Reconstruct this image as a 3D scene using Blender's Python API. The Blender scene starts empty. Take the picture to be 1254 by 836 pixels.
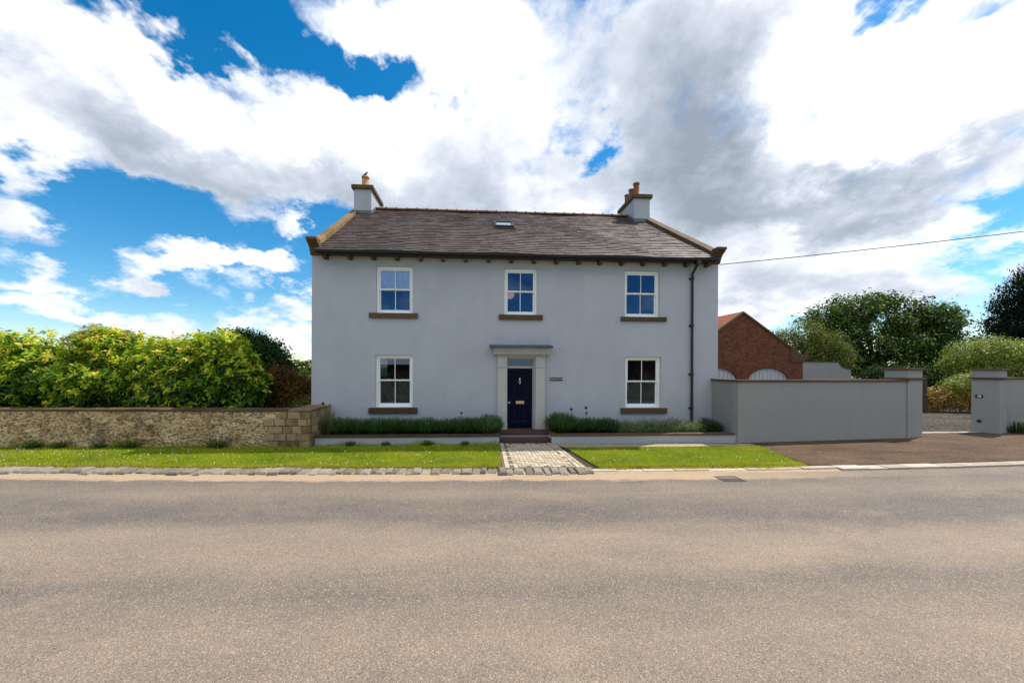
import bpy, math, random
import numpy as np
from mathutils import Vector, Matrix
R = math.radians
random.seed(7)
C = bpy.context.scene.collection
scene = bpy.context.scene

# ------------------------------------------------------------------ camera
cam_d = bpy.data.cameras.new('camera')
cam = bpy.data.objects.new('camera', cam_d); C.objects.link(cam); scene.camera = cam
cam_d.sensor_width = 36.0
cam_d.lens = 444.0 / 1254.0 * 36.0
cam_d.shift_x = 18.0 / 1254.0
cam_d.shift_y = 32.0 / 1254.0
cam_d.clip_start = 0.05; cam_d.clip_end = 3000
cam.matrix_world = (Matrix.Translation((0, -12, 2.29)) @ Matrix.Rotation(R(-3.43), 4, 'Z')
                    @ Matrix.Rotation(R(90), 4, 'X') @ Matrix.Rotation(R(0.25), 4, 'Z'))

# ------------------------------------------------------------------ light
SUN = Vector((0.60, 0.28, 1.0)).normalized()
sun_elev = math.asin(SUN.z); sun_az = math.atan2(SUN.x, SUN.y)
sd = bpy.data.lights.new('sun', 'SUN'); sd.energy = 4.2; sd.angle = R(0.53); sd.color = (1.0, 0.93, 0.83)
so = bpy.data.objects.new('sun', sd); C.objects.link(so)
so.rotation_euler = SUN.to_track_quat('Z', 'Y').to_euler(); so.location = (20, 5, 40)
scene.view_settings.view_transform = 'Standard'; scene.view_settings.look = 'None'
scene.view_settings.exposure = 0.4; scene.view_settings.gamma = 1.0
scene.view_settings.use_curve_mapping = False
try:
    scene.cycles.max_bounces = 8; scene.cycles.transparent_max_bounces = 16
    scene.cycles.diffuse_bounces = 4; scene.cycles.glossy_bounces = 3
except Exception: pass

# ------------------------------------------------------------------ sky with cloud deck
COVER = [(-0.3854, 0.2716, 0.124, 0.0954, -0.3163, 1.5), (-0.2491, 0.2595, 0.1706, 0.0794, -0.1316, 1.5), (-0.094, 0.2621, 0.2133, 0.0957, -0.1139, 1.5), (0.0183, 0.2452, 0.1648, 0.1116, 0.023, 1.4), (-0.105, 0.385, 0.15, 0.050, -0.02, 1.5), (0.0348, 0.374, 0.1425, 0.0803, 0.0199, 1.0), (0.1727, 0.3694, 0.1628, 0.0962, -0.0684, 1.2), (0.2867, 0.3192, 0.1904, 0.1432, -0.128, 1.7), (0.4447, 0.2603, 0.1784, 0.0932, -0.1005, 1.6), (0.2561, 0.2118, 0.2328, 0.0942, -0.073, 1.5), (0.4416, 0.1967, 0.1879, 0.0614, 0.0247, 1.2), (0.42, 0.1197, 0.1964, 0.0656, -0.0874, 1.6), (0.5007, 0.28, 0.10, 0.07, -0.2746, 1.6), (0.3461, 0.1029, 0.125, 0.0798, -0.0569, 1.1), (0.49, 0.0507, 0.12, 0.0264, -0.0514, 0.8), (-0.4502, 0.1586, 0.042, 0.056, -0.3499, 1.6), (-0.3111, 0.1111, 0.085, 0.028, -0.0979, 1.8), (-0.4237, 0.0895, 0.0376, 0.017, -0.0143, 1.0), (-0.4174, 0.0513, 0.0909, 0.022, -0.0099, 1.2), (-0.2391, 0.1801, 0.0306, 0.0152, 0.0238, 1.0), (-0.4409, 0.2179, 0.0281, 0.0284, -0.2597, 0.9), (-0.2112, 0.0427, 0.0747, 0.05, 0.0296, 1.6), (0.4191, 0.366, 0.0395, 0.0152, -0.2508, 0.9), (0.4748, 0.3458, 0.0353, 0.0096, -0.2884, 0.7), (-0.295, 0.362, 0.085, 0.05, -0.1377, -1.6), (-0.1056, 0.3370, 0.115, 0.027, -0.2251, -1.5), (0.125, 0.285, 0.085, 0.026, 1.0, -1.2), (0.396, 0.3484, 0.0438, 0.0296, 0.1622, -1.7), (0.5386, 0.1554, 0.0341, 0.0335, 0.1046, -0.9), (0.4857, 0.324, 0.0412, 0.0151, -0.081, -0.8), (0.4144, 0.1257, 0.0307, 0.017, -0.0937, -0.9), (0.5069, 0.0605, 0.046, 0.0143, -0.06, -0.5), (-0.36, 0.205, 0.085, 0.04, -0.1375, -0.9)]
SHADE = [(-0.3792, 0.249, 0.1246, 0.051, -0.3999, 1.0), (-0.2304, 0.2215, 0.1751, 0.0509, -0.1271, 1.1), (-0.0214, 0.2334, 0.193, 0.0706, 0.0393, 1.0), (0.2977, 0.2893, 0.1419, 0.0861, -0.6278, 1.6), (0.2176, 0.2506, 0.133, 0.0868, -0.0702, 1.2), (0.4811, 0.2049, 0.1334, 0.042, 0.0534, 1.9), (0.32, 0.1847, 0.16, 0.045, -0.0988, .8), (0.40, 0.235, .13, .03, .1, -.7), (0.1929, 0.3699, 0.1172, 0.074, -0.0828, 0.6), (0.0534, 0.383, 0.1046, 0.0574, 0.0078, 0.5), (0.4738, 0.0983, 0.1128, 0.029, -0.0889, 0.7), (0.3399, 0.1086, 0.1015, 0.0452, -0.059, 0.8), (-0.4537, 0.1277, 0.0339, 0.0227, -0.0997, 0.5), (-0.3058, 0.096, 0.0902, 0.0154, -0.1335, 0.6), (0.3623, 0.3609, 0.0663, 0.0866, -0.2018, -1.0), (0.4542, 0.2826, 0.1321, 0.0474, -0.1275, -1.2), (-0.3317, 0.299, 0.1127, 0.0331, -0.2747, -0.7)]

class NT:
    def __init__(s, tree): s.t = tree; s.n = tree.nodes; s.l = tree.links
    def node(s, typ, **kw):
        n = s.n.new(typ)
        for k, v in kw.items(): setattr(n, k, v)
        return n
    def put(s, sock, v):
        if isinstance(v, bpy.types.NodeSocket): s.l.new(v, sock)
        elif v is not None: sock.default_value = v
    def math(s, op, a, b=None, c=None, clamp=False):
        n = s.node('ShaderNodeMath', operation=op, use_clamp=clamp)
        s.put(n.inputs[0], a); s.put(n.inputs[1], b); s.put(n.inputs[2], c); return n.outputs[0]
    def vmath(s, op, a, b=None):
        n = s.node('ShaderNodeVectorMath', operation=op); s.put(n.inputs[0], a); s.put(n.inputs[1], b)
        return n.outputs['Value'] if op in ('LENGTH', 'DOT_PRODUCT') else n.outputs[0]
    def noise(s, vec, scale, detail=4, rough=.5, dist=0, color=False, dims='3D'):
        n = s.node('ShaderNodeTexNoise', noise_dimensions=dims); s.put(n.inputs['Vector'], vec)
        n.inputs['Scale'].default_value = scale; n.inputs['Detail'].default_value = detail
        n.inputs['Roughness'].default_value = rough; n.inputs['Distortion'].default_value = dist
        return n.outputs['Color'] if color else n.outputs[0]
    def rng(s, v, a, b, c=0, d=1, smooth=False):
        n = s.node('ShaderNodeMapRange'); n.interpolation_type = 'SMOOTHSTEP' if smooth else 'LINEAR'
        for i, x in enumerate((v, a, b, c, d)): s.put(n.inputs[i], x)
        return n.outputs[0]
    def mix(s, f, a, b, blend='MIX'):
        n = s.node('ShaderNodeMix', data_type='RGBA', blend_type=blend)
        s.put(n.inputs[0], f)
        for sock, v in ((n.inputs[6], a), (n.inputs[7], b)):
            if isinstance(v, tuple) and len(v) == 3: v = (*v, 1)
            s.put(sock, v)
        return n.outputs[2]
    def mapping(s, vec, loc=(0, 0, 0), rot=(0, 0, 0), scale=(1, 1, 1), typ='POINT'):
        n = s.node('ShaderNodeMapping', vector_type=typ); s.put(n.inputs[0], vec)
        n.inputs[1].default_value = loc; n.inputs[2].default_value = rot; n.inputs[3].default_value = scale
        return n.outputs[0]
    def ramp(s, v, stops, interp='LINEAR'):
        n = s.node('ShaderNodeValToRGB'); s.put(n.inputs[0], v); n.color_ramp.interpolation = interp
        e = n.color_ramp.elements
        while len(e) < len(stops): e.new(0.5)
        for el, (p, c) in zip(e, stops): el.position = p; el.color = (*c, 1) if len(c) == 3 else c
        return n.outputs[0]
    def geo(s, k='Position'): return s.node('ShaderNodeNewGeometry').outputs[k]
    def obj(s): return s.node('ShaderNodeTexCoord').outputs['Object']
    def attr(s, name): return s.node('ShaderNodeAttribute', attribute_name=name).outputs['Fac']
    def bump(s, h, strength=.5, dist=.01, normal=None):
        n = s.node('ShaderNodeBump'); s.put(n.inputs['Height'], h)
        n.inputs['Strength'].default_value = strength; n.inputs['Distance'].default_value = dist
        if normal: s.put(n.inputs['Normal'], normal)
        return n.outputs[0]

world = bpy.data.worlds.new('World'); scene.world = world; world.use_nodes = True
w = NT(world.node_tree); w.n.clear()
wo = w.node('ShaderNodeOutputWorld'); bg = w.node('ShaderNodeBackground'); bg.inputs[1].default_value = 0.13
sky = w.node('ShaderNodeTexSky', sky_type='NISHITA'); sky.sun_disc = False
sky.sun_elevation = sun_elev; sky.sun_rotation = sun_az; sky.altitude = 50
sky.air_density = 1.0; sky.dust_density = 0.25; sky.ozone_density = 3.0
hs = w.node('ShaderNodeHueSaturation'); hs.inputs['Saturation'].default_value = 1.42; hs.inputs['Value'].default_value = .92; hs.inputs['Hue'].default_value = .491
w.l.new(sky.outputs[0], hs.inputs['Color'])
D = w.node('ShaderNodeTexCoord').outputs['Generated']
sx = w.node('ShaderNodeSeparateXYZ'); w.l.new(D, sx.inputs[0])
den = w.math('MAXIMUM', w.math('ADD', sx.outputs[1], 1.0), 0.02)
cv = w.node('ShaderNodeCombineXYZ')
w.l.new(w.math('DIVIDE', sx.outputs[0], den), cv.inputs[0]); w.l.new(w.math('DIVIDE', sx.outputs[2], den), cv.inputs[1])
p0 = cv.outputs[0]
# cloud deck coordinates: features shrink towards the horizon as on a real deck
hz = w.math('ADD', w.math('MAXIMUM', sx.outputs[2], 0.0), 0.42)
cq = w.node('ShaderNodeCombineXYZ'); w.l.new(w.math('DIVIDE', sx.outputs[0], hz), cq.inputs[0]); w.l.new(w.math('DIVIDE', sx.outputs[1], hz), cq.inputs[1])
q0 = cq.outputs[0]
wc = w.noise(q0, 2.2, 6, .62, color=True, dims='2D')
wv = w.node('ShaderNodeVectorMath', operation='MULTIPLY_ADD'); w.l.new(wc, wv.inputs[0])
wv.inputs[1].default_value = (.22, .20, 0); wv.inputs[2].default_value = (-.11, -.10, 0)
pw = w.vmath('ADD', p0, wv.outputs[0])
def field(lst, vec, grow=1.05):
    acc = 0.0
    for cx, cy, rx, ry, a, wt in lst:
        m = w.mapping(vec, (cx, cy, 0), (0, 0, a), (rx * grow, ry * grow, 1), 'TEXTURE')
        g = w.node('ShaderNodeTexGradient', gradient_type='SPHERICAL'); w.l.new(m, g.inputs[0])
        acc = w.math('MULTIPLY_ADD', g.outputs['Fac'], wt, acc)
    return acc
cov = field(COVER, pw); shd = field(SHADE, pw, 1.3)
back = w.math('MULTIPLY', w.rng(sx.outputs[1], .1, -.25, 0, 1, True), w.rng(sx.outputs[2], .32, .5, 0, 1, True))  # added cloud bank behind the camera, unseen, to brighten the shaded house front
cov = w.math('MULTIPLY_ADD', back, .95, cov)
cov = w.math('MINIMUM', cov, 1.18)
f1 = w.noise(q0, 3.4, 9, .56, .25, dims='2D')
vo = w.node('ShaderNodeTexVoronoi', voronoi_dimensions='2D', feature='F1'); w.l.new(w.vmath('ADD', q0, w.mapping(w.noise(q0, 5, 5, .6, color=True, dims='2D'), scale=(.22, .22, 0))), vo.inputs['Vector'])
vo.inputs['Scale'].default_value = 7; vo.inputs['Detail'].default_value = 3.0; vo.inputs['Roughness'].default_value = .5
puff = w.math('SUBTRACT', .55, vo.outputs['Distance'])
f3 = w.noise(q0, 15.0, 7, .62, .2, dims='2D')
c1 = w.math('ADD', cov, w.math('MULTIPLY', w.math('SUBTRACT', f1, .5), 2.2))
c1 = w.math('ADD', c1, w.math('MULTIPLY', puff, .38))
c1 = w.math('ADD', c1, w.math('MULTIPLY', w.math('SUBTRACT', f3, .5), .55))
mask = w.math('POWER', w.rng(c1, -.06, .86, 0, 1, True), .85)
big = w.noise(w.vmath('ADD', q0, (3.1, 1.7, 0)), 2.3, 6, .55, dims='2D')
s1 = w.math('ADD', w.math('MULTIPLY', shd, 1.0), w.math('MULTIPLY', w.math('SUBTRACT', big, .5), 2.6))
s1 = w.math('ADD', s1, w.math('MULTIPLY', w.math('SUBTRACT', c1, .9), .30))
s1 = w.math('ADD', s1, w.math('MULTIPLY', puff, -.45))
s1 = w.math('ADD', s1, w.math('MULTIPLY', w.math('SUBTRACT', f3, .5), -.5))
grey = w.rng(s1, -.35, 2.15, 0, 1)
ccol = w.ramp(grey, [(0, (1.1, 1.1, 1.1)), (.25, (.93, .94, .97)), (.5, (.62, .66, .73)), (.75, (.42, .47, .54)), (1, (.30, .34, .40))])
ccol = w.vmath('MULTIPLY', ccol, (6.9, 7.0, 7.2))
final = w.mix(mask, hs.outputs[0], ccol)
w.l.new(final, bg.inputs[0]); w.l.new(bg.outputs[0], wo.inputs[0])

# ------------------------------------------------------------------ helpers
class MB:
    def __init__(s): s.v = []; s.f = []; s.t = []
    def add(s, vs, fs, tint=None):
        o = len(s.v); s.v += [tuple(x) for x in vs]; s.f += [tuple(i + o for i in f) for f in fs]
        tt = random.random() if tint is None else tint
        s.t += [tt] * len(fs); return s
    def box(s, x0, y0, z0, x1, y1, z1, M=None, tint=None):
        vs = [Vector((x, y, z)) for z in (z0, z1) for y in (y0, y1) for x in (x0, x1)]
        if M is not None: vs = [M @ v for v in vs]
        return s.add(vs, [(0, 2, 3, 1), (4, 5, 7, 6), (0, 1, 5, 4), (2, 6, 7, 3), (0, 4, 6, 2), (1, 3, 7, 5)], tint)
    def prism(s, poly, a, b, axis='x', M=None, tint=None):   # poly of 2d points, extruded along axis from a to b
        def mk(p, t):
            if axis == 'x': q = (t, p[0], p[1])
            elif axis == 'y': q = (p[0], t, p[1])
            else: q = (p[0], p[1], t)
            q = Vector(q); return M @ q if M is not None else q
        n = len(poly); vs = [mk(p, a) for p in poly] + [mk(p, b) for p in poly]
        fs = [tuple(range(n - 1, -1, -1)), tuple(range(n, 2 * n))] + [(i, (i + 1) % n, n + (i + 1) % n, n + i) for i in range(n)]
        return s.add(vs, fs, tint)
    def tube(s, pts, rad, n=8, caps=True, tint=None):
        pts = [Vector(p) for p in pts]
        if not hasattr(rad, '__len__'): rad = [rad] * len(pts)
        vs = []; fs = []; prev = None
        for i, p in enumerate(pts):
            d = (pts[min(i + 1, len(pts) - 1)] - pts[max(i - 1, 0)]).normalized()
            if prev is None:
                a = Vector((0, 0, 1)) if abs(d.z) < .9 else Vector((1, 0, 0)); u = d.cross(a).normalized()
            else: u = (prev - d * prev.dot(d)).normalized()
            prev = u; v = d.cross(u)
            for k in range(n):
                t = 2 * math.pi * k / n; vs.append(p + (u * math.cos(t) + v * math.sin(t)) * rad[i])
        for i in range(len(pts) - 1):
            for k in range(n):
                fs.append((i * n + k, i * n + (k + 1) % n, (i + 1) * n + (k + 1) % n, (i + 1) * n + k))
        if caps: fs += [tuple(range(n - 1, -1, -1)), tuple((len(pts) - 1) * n + k for k in range(n))]
        return s.add(vs, fs, tint)
    def lathe(s, prof, c=(0, 0, 0), n=14, tint=None):        # prof of (r, z)
        return s.tube([(c[0], c[1], c[2] + z + 1e-5 * i) for i, (r, z) in enumerate(prof)], [max(r, .0005) for r, z in prof], n, True, tint)
    def ball(s, c, r, n=8, sc=(1, 1, 1), tint=None):
        vs = []; fs = []; m = n // 2
        for i in range(m + 1):
            th = math.pi * i / m
            for k in range(n):
                ph = 2 * math.pi * k / n
                vs.append((c[0] + r * sc[0] * math.sin(th) * math.cos(ph), c[1] + r * sc[1] * math.sin(th) * math.sin(ph), c[2] + r * sc[2] * math.cos(th)))
        for i in range(m):
            for k in range(n): fs.append((i * n + k, (i + 1) * n + k, (i + 1) * n + (k + 1) % n, i * n + (k + 1) % n))
        return s.add(vs, fs, tint)
    def build(s, name, mat, parent=None, bevel=0, smooth=False, loc=None):
        me = bpy.data.meshes.new(name)
        vs = s.v
        if loc is not None: vs = [(x - loc[0], y - loc[1], z - loc[2]) for x, y, z in vs]
        me.from_pydata(vs, [], s.f)
        a = me.attributes.new('tint', 'FLOAT', 'FACE'); a.data.foreach_set('value', s.t)
        if smooth: me.polygons.foreach_set('use_smooth', [True] * len(s.f))
        me.materials.append(mat); me.update()
        o = bpy.data.objects.new(name, me); C.objects.link(o)
        if loc is not None: o.location = loc
        if parent is not None: o.parent = parent
        if bevel:
            b = o.modifiers.new('bevel', 'BEVEL'); b.width = bevel; b.segments = 2; b.limit_method = 'ANGLE'
            b.harden_normals = False
        return o
def tag(o, label=None, cat=None, group=None, kind=None):
    if label: o['label'] = label
    if cat: o['category'] = cat
    if group: o['group'] = group
    if kind: o['kind'] = kind
    return o
def empty(name, loc, label, cat, group=None):
    o = bpy.data.objects.new(name, None); C.objects.link(o); o.location = loc; o.empty_display_size = .2
    return tag(o, label, cat, group)
def structure(o): o['kind'] = 'structure'; return o
# parts of a thing whose Empty sits at loc: vertices are written in world coordinates, shifted here
def part(mb, name, mat, root, bevel=0, smooth=False):
    L = Vector((0, 0, 0)); r = root
    while r is not None: L += r.location; r = r.parent
    mb2 = MB(); mb2.v = [(x - L.x, y - L.y, z - L.z) for x, y, z in mb.v]; mb2.f = mb.f; mb2.t = mb.t
    return mb2.build(name, mat, root, bevel, smooth)

def material(name, fn):
    m = bpy.data.materials.new(name); m.use_nodes = True
    n = NT(m.node_tree); n.n.clear()
    out = n.node('ShaderNodeOutputMaterial'); b = n.node('ShaderNodeBsdfPrincipled')
    n.l.new(b.outputs[0], out.inputs[0]); fn(n, b, out); return m
def setp(n, b, color=None, rough=None, metal=None, spec=None, normal=None):
    if color is not None: n.put(b.inputs['Base Color'], (*color, 1) if isinstance(color, tuple) and len(color) == 3 else color)
    if rough is not None: n.put(b.inputs['Roughness'], rough)
    if metal is not None: n.put(b.inputs['Metallic'], metal)
    if spec is not None: n.put(b.inputs['Specular IOR Level'], spec)
    if normal is not None: n.put(b.inputs['Normal'], normal)
def plain(name, c1, c2, scale=6, rough=.6, bump=.0, metal=0, fine=60, spec=.4):
    def fn(n, b, out):
        P = n.geo()
        f = n.math('ADD', n.math('MULTIPLY', n.noise(P, scale, 5, .6), .7), n.math('MULTIPLY', n.noise(P, fine, 3, .6), .3))
        f = n.rng(f, .3, .7)
        setp(n, b, n.mix(f, c1, c2), rough, metal, spec, n.bump(n.noise(P, fine, 4, .65), .6, bump) if bump else None)
    return material(name, fn)

# ------------------------------------------------------------------ materials
def m_render(n, b, out, K=1.0):
    P = n.geo()
    big = n.noise(P, .55, 4, .55); mid = n.noise(n.mapping(P, scale=(1, 1, .45)), 2.2, 5, .6)
    f = n.rng(n.math('ADD', n.math('MULTIPLY', big, .6), n.math('MULTIPLY', mid, .4)), .32, .68)
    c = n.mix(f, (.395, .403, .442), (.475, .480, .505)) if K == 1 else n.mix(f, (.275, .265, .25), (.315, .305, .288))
    sz = n.node('ShaderNodeSeparateXYZ'); n.l.new(P, sz.inputs[0])
    low = n.rng(n.math('ADD', sz.outputs[2], n.math('MULTIPLY', n.noise(P, 3, 5, .7), -.9)), -.45, .35, 1, 0, True)
    c = n.mix(n.math('MULTIPLY', low, .40), c, (.37, .37, .32))
    streak = n.rng(n.noise(n.mapping(P, scale=(6, 6, .25)), 1.6, 4, .6), .56, .78)
    c = n.mix(n.math('MULTIPLY', streak, .22), c, (.31, .32, .325))
    h = n.math('ADD', n.noise(P, 1.3, 3, .5), n.math('MULTIPLY', n.noise(P, 90, 4, .7), .12))
    setp(n, b, c, .88, 0, .25, n.bump(h, .7, .02))
M_render = material('painted_render', m_render)
def m_slate(n, b, out):
    P = n.geo(); t = n.attr('tint')
    c = n.ramp(t, [(0, (.062, .040, .032)), (.35, (.085, .056, .047)), (.6, (.105, .071, .06)), (.85, (.075, .05, .045)), (1, (.13, .09, .076))])
    st = n.rng(n.noise(n.mapping(P, rot=(0, 0, .5), scale=(1, .35, .35)), .8, 5, .6), .42, .7)
    c = n.mix(n.math('MULTIPLY', st, .45), c, (.18, .13, .115))
    dk = n.rng(n.noise(n.mapping(P, scale=(1.4, .5, .5)), 1.6, 4, .6), .5, .75)
    c = n.mix(n.math('MULTIPLY', dk, .5), c, (.06, .045, .035))
    lich = n.rng(n.noise(P, 22, 4, .7), .62, .72)
    c = n.mix(n.math('MULTIPLY', lich, .5), c, (.3, .27, .2))
    setp(n, b, c, .62, 0, .45, n.bump(n.noise(P, 30, 5, .6), .6, .01))
M_render_dark = material('garden_render_dimmed', lambda n, b, out: m_render(n, b, out, .72))  # darker copy of the house render; the dimmer exposure is put into its colour
M_slate = material('stone_slate', m_slate)
def stone(name, cs, sc=3, rough=.85):
    def fn(n, b, out):
        P = n.geo(); f = n.rng(n.math('ADD', n.math('MULTIPLY', n.noise(P, sc, 6, .65), .6), n.math('MULTIPLY', n.attr('tint'), .4)), .25, .75)
        c = n.mix(f, cs[0], cs[1]); sp = n.rng(n.noise(P, 40, 4, .7), .5, .72)
        c = n.mix(n.math('MULTIPLY', sp, .6), c, cs[2])
        setp(n, b, c, rough, 0, .25, n.bump(n.noise(P, 45, 5, .7), .7, .012))
    return material(name, fn)
M_sill = stone('brown_sandstone', ((.075, .045, .022), (.14, .09, .045), (.03, .02, .013)))
M_verge = stone('buff_sandstone', ((.18, .11, .05), (.30, .20, .095), (.08, .05, .03)))
M_cope = stone('weathered_red_coping', ((.07, .036, .022), (.14, .078, .046), (.03, .02, .014)))
M_kneeler = stone('carved_sandstone', ((.085, .05, .025), (.15, .095, .048), (.035, .022, .013)))
M_surround = stone('pale_limestone', ((.46, .44, .40), (.54, .52, .47), (.4, .38, .33)), 2)
M_step = stone('dark_red_slab', ((.065, .032, .022), (.10, .055, .04), (.04, .022, .018)))
M_white = plain('white_joinery', (.86, .85, .81), (.90, .89, .86), 3, .45, 0)
M_black = plain('black_gutter', (.012, .012, .014), (.022, .022, .024), 8, .4, 0)
M_lead = plain('blue_grey_lead', (.05, .06, .085), (.09, .1, .13), 6, .5, .004)
M_flash = plain('chimney_flashing', (.1, .12, .15), (.14, .16, .19), 6, .5, .004)
M_pot = plain('terracotta_pot', (.42, .2, .08), (.55, .3, .13), 9, .8, .004)
M_potred = plain('dark_red_pot', (.17, .065, .03), (.27, .11, .05), 9, .8, .004)
M_garagedoor = plain('shaded_white_paint', (.44, .44, .43), (.52, .52, .5), 3, .6)  # white paint lowered in colour to stand for the shade on the doors
M_ridge = plain('ridge_tile_clay', (.16, .07, .045), (.24, .12, .08), 4, .8, .006)
M_door = plain('navy_gloss_paint', (.0015, .002, .015), (.002, .003, .022), 3, .42, 0, 0, 60, .12)
M_brass = plain('aged_brass', (.62, .46, .28), (.7, .53, .34), 20, .35, 0, .8)
M_chrome = plain('nickel', (.6, .6, .55), (.7, .7, .65), 20, .3, 0, .9)
M_dark = plain('dark_room', (.02, .02, .022), (.03, .03, .032), 3, .9, 0)
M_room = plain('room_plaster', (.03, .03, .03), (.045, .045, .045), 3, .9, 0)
M_blind = plain('pale_blind', (.62, .66, .68), (.72, .75, .76), 12, .8, 0)
def m_lace(n, b, out):
    P = n.geo(); v = n.node('ShaderNodeTexVoronoi'); n.l.new(P, v.inputs[0]); v.inputs['Scale'].default_value = 26
    f = n.rng(n.math('ADD', v.outputs['Distance'], n.math('MULTIPLY', n.noise(P, 40, 3, .6), .5)), .3, .75)
    setp(n, b, n.mix(f, (.45, .55, .62), (.95, .97, .98)), .8)
M_lace = material('frosted_lace', m_lace)
def m_glass(n, b, out):
    n.n.remove(b)
    g = n.node('ShaderNodeBsdfGlossy'); g.inputs['Roughness'].default_value = .015
    g.inputs['Color'].default_value = (.38, .60, 1, 1)
    P = n.geo(); n.l.new(n.bump(n.noise(P, 1.1, 2, .5), .25, .02), g.inputs['Normal'])
    t = n.node('ShaderNodeBsdfTransparent'); t.inputs[0].default_value = (.86, .9, .92, 1)
    lw = n.node('ShaderNodeLayerWeight'); lw.inputs[0].default_value = .35
    m = n.node('ShaderNodeMixShader'); n.l.new(n.rng(lw.outputs['Fresnel'], 0, 1, .10, 1), m.inputs[0])
    n.l.new(t.outputs[0], m.inputs[1]); n.l.new(g.outputs[0], m.inputs[2]); n.l.new(m.outputs[0], out.inputs[0])
M_glass = material('window_glass', m_glass)

def brick(name, c1, c2, mort, bw=.225, bh=.075, axis='xz', msize=.012, sq=0):
    def fn(n, b, out):
        P = n.geo(); s = n.node('ShaderNodeSeparateXYZ'); n.l.new(P, s.inputs[0])
        cb = n.node('ShaderNodeCombineXYZ'); ix = {'x': 0, 'y': 1, 'z': 2}
        n.l.new(s.outputs[ix[axis[0]]], cb.inputs[0]); n.l.new(s.outputs[ix[axis[1]]], cb.inputs[1])
        t = n.node('ShaderNodeTexBrick'); n.l.new(cb.outputs[0], t.inputs[0])
        t.inputs['Scale'].default_value = 1; t.inputs['Brick Width'].default_value = bw; t.inputs['Row Height'].default_value = bh
        t.inputs['Mortar Size'].default_value = msize; t.inputs['Mortar Smooth'].default_value = .3
        t.inputs['Color1'].default_value = (*c1, 1); t.inputs['Color2'].default_value = (*c2, 1); t.inputs['Mortar'].default_value = (*mort, 1)
        v = n.rng(n.noise(P, 2.2, 5, .65), .3, .7, .65, 1.25)
        c = n.mix(1, t.outputs['Color'], n.mix(v, (0, 0, 0), (1, 1, 1)), 'MULTIPLY')
        setp(n, b, c, .85, 0, .25, n.bump(n.math('ADD', n.math('MULTIPLY', t.outputs['Fac'], -1), n.math('MULTIPLY', n.noise(P, 60, 4, .6), .4)), .8, .012))
    return material(name, fn)
M_brick = brick('red_brick', (.30, .085, .028), (.14, .038, .018), (.085, .06, .045))
M_ashlar = brick('brown_ashlar', (.2, .13, .065), (.3, .21, .11), (.1, .07, .04), .42, .21, 'xz', .012)
def m_rubble(n, b, out):
    P = n.geo(); Q = n.vmath('ADD', n.mapping(P, scale=(1, 1, 1.9)), n.mapping(n.noise(P, 2.5, 3, .6, color=True), loc=(-.1, -.1, -.1), scale=(.2, .2, .2)))
    v = n.node('ShaderNodeTexVoronoi', feature='DISTANCE_TO_EDGE'); n.l.new(Q, v.inputs[0]); v.inputs['Scale'].default_value = 4.6
    vc = n.node('ShaderNodeTexVoronoi'); n.l.new(Q, vc.inputs[0]); vc.inputs['Scale'].default_value = 4.6
    cs = n.node('ShaderNodeSeparateColor'); n.l.new(vc.outputs['Color'], cs.inputs[0])
    c = n.ramp(cs.outputs[0], [(0, (.24, .125, .045)), (.3, (.52, .33, .145)), (.6, (.72, .52, .27)), (.85, (.34, .18, .07)), (1, (.80, .62, .36))])
    edge = n.rng(v.outputs['Distance'], .02, .09, 1, 0)
    c = n.mix(n.math('MULTIPLY', edge, .75), c, (.62, .45, .24))
    big = n.rng(n.noise(P, .8, 5, .65), .4, .68)
    c = n.mix(n.math('MULTIPLY', big, .6), c, (.76, .58, .34))
    pit = n.rng(n.noise(n.mapping(P, scale=(1, 1, 1.6)), 13, 5, .65), .52, .64)
    c = n.mix(n.math('MULTIPLY', pit, .8), c, (.07, .05, .028))
    lich = n.rng(n.noise(n.mapping(P, loc=(5, 2, 1), scale=(1, 1, .6)), 1.7, 6, .75), .54, .66)
    c = n.mix(n.math('MULTIPLY', lich, .7), c, (.12, .10, .08))
    h = n.math('ADD', n.math('MULTIPLY', edge, -.6), n.math('ADD', n.noise(P, 14, 5, .7), n.math('MULTIPLY', pit, -.7)))
    setp(n, b, c, .92, 0, .2, n.bump(h, .9, .03))
M_rubble = material('rubble_limestone', m_rubble)

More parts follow.
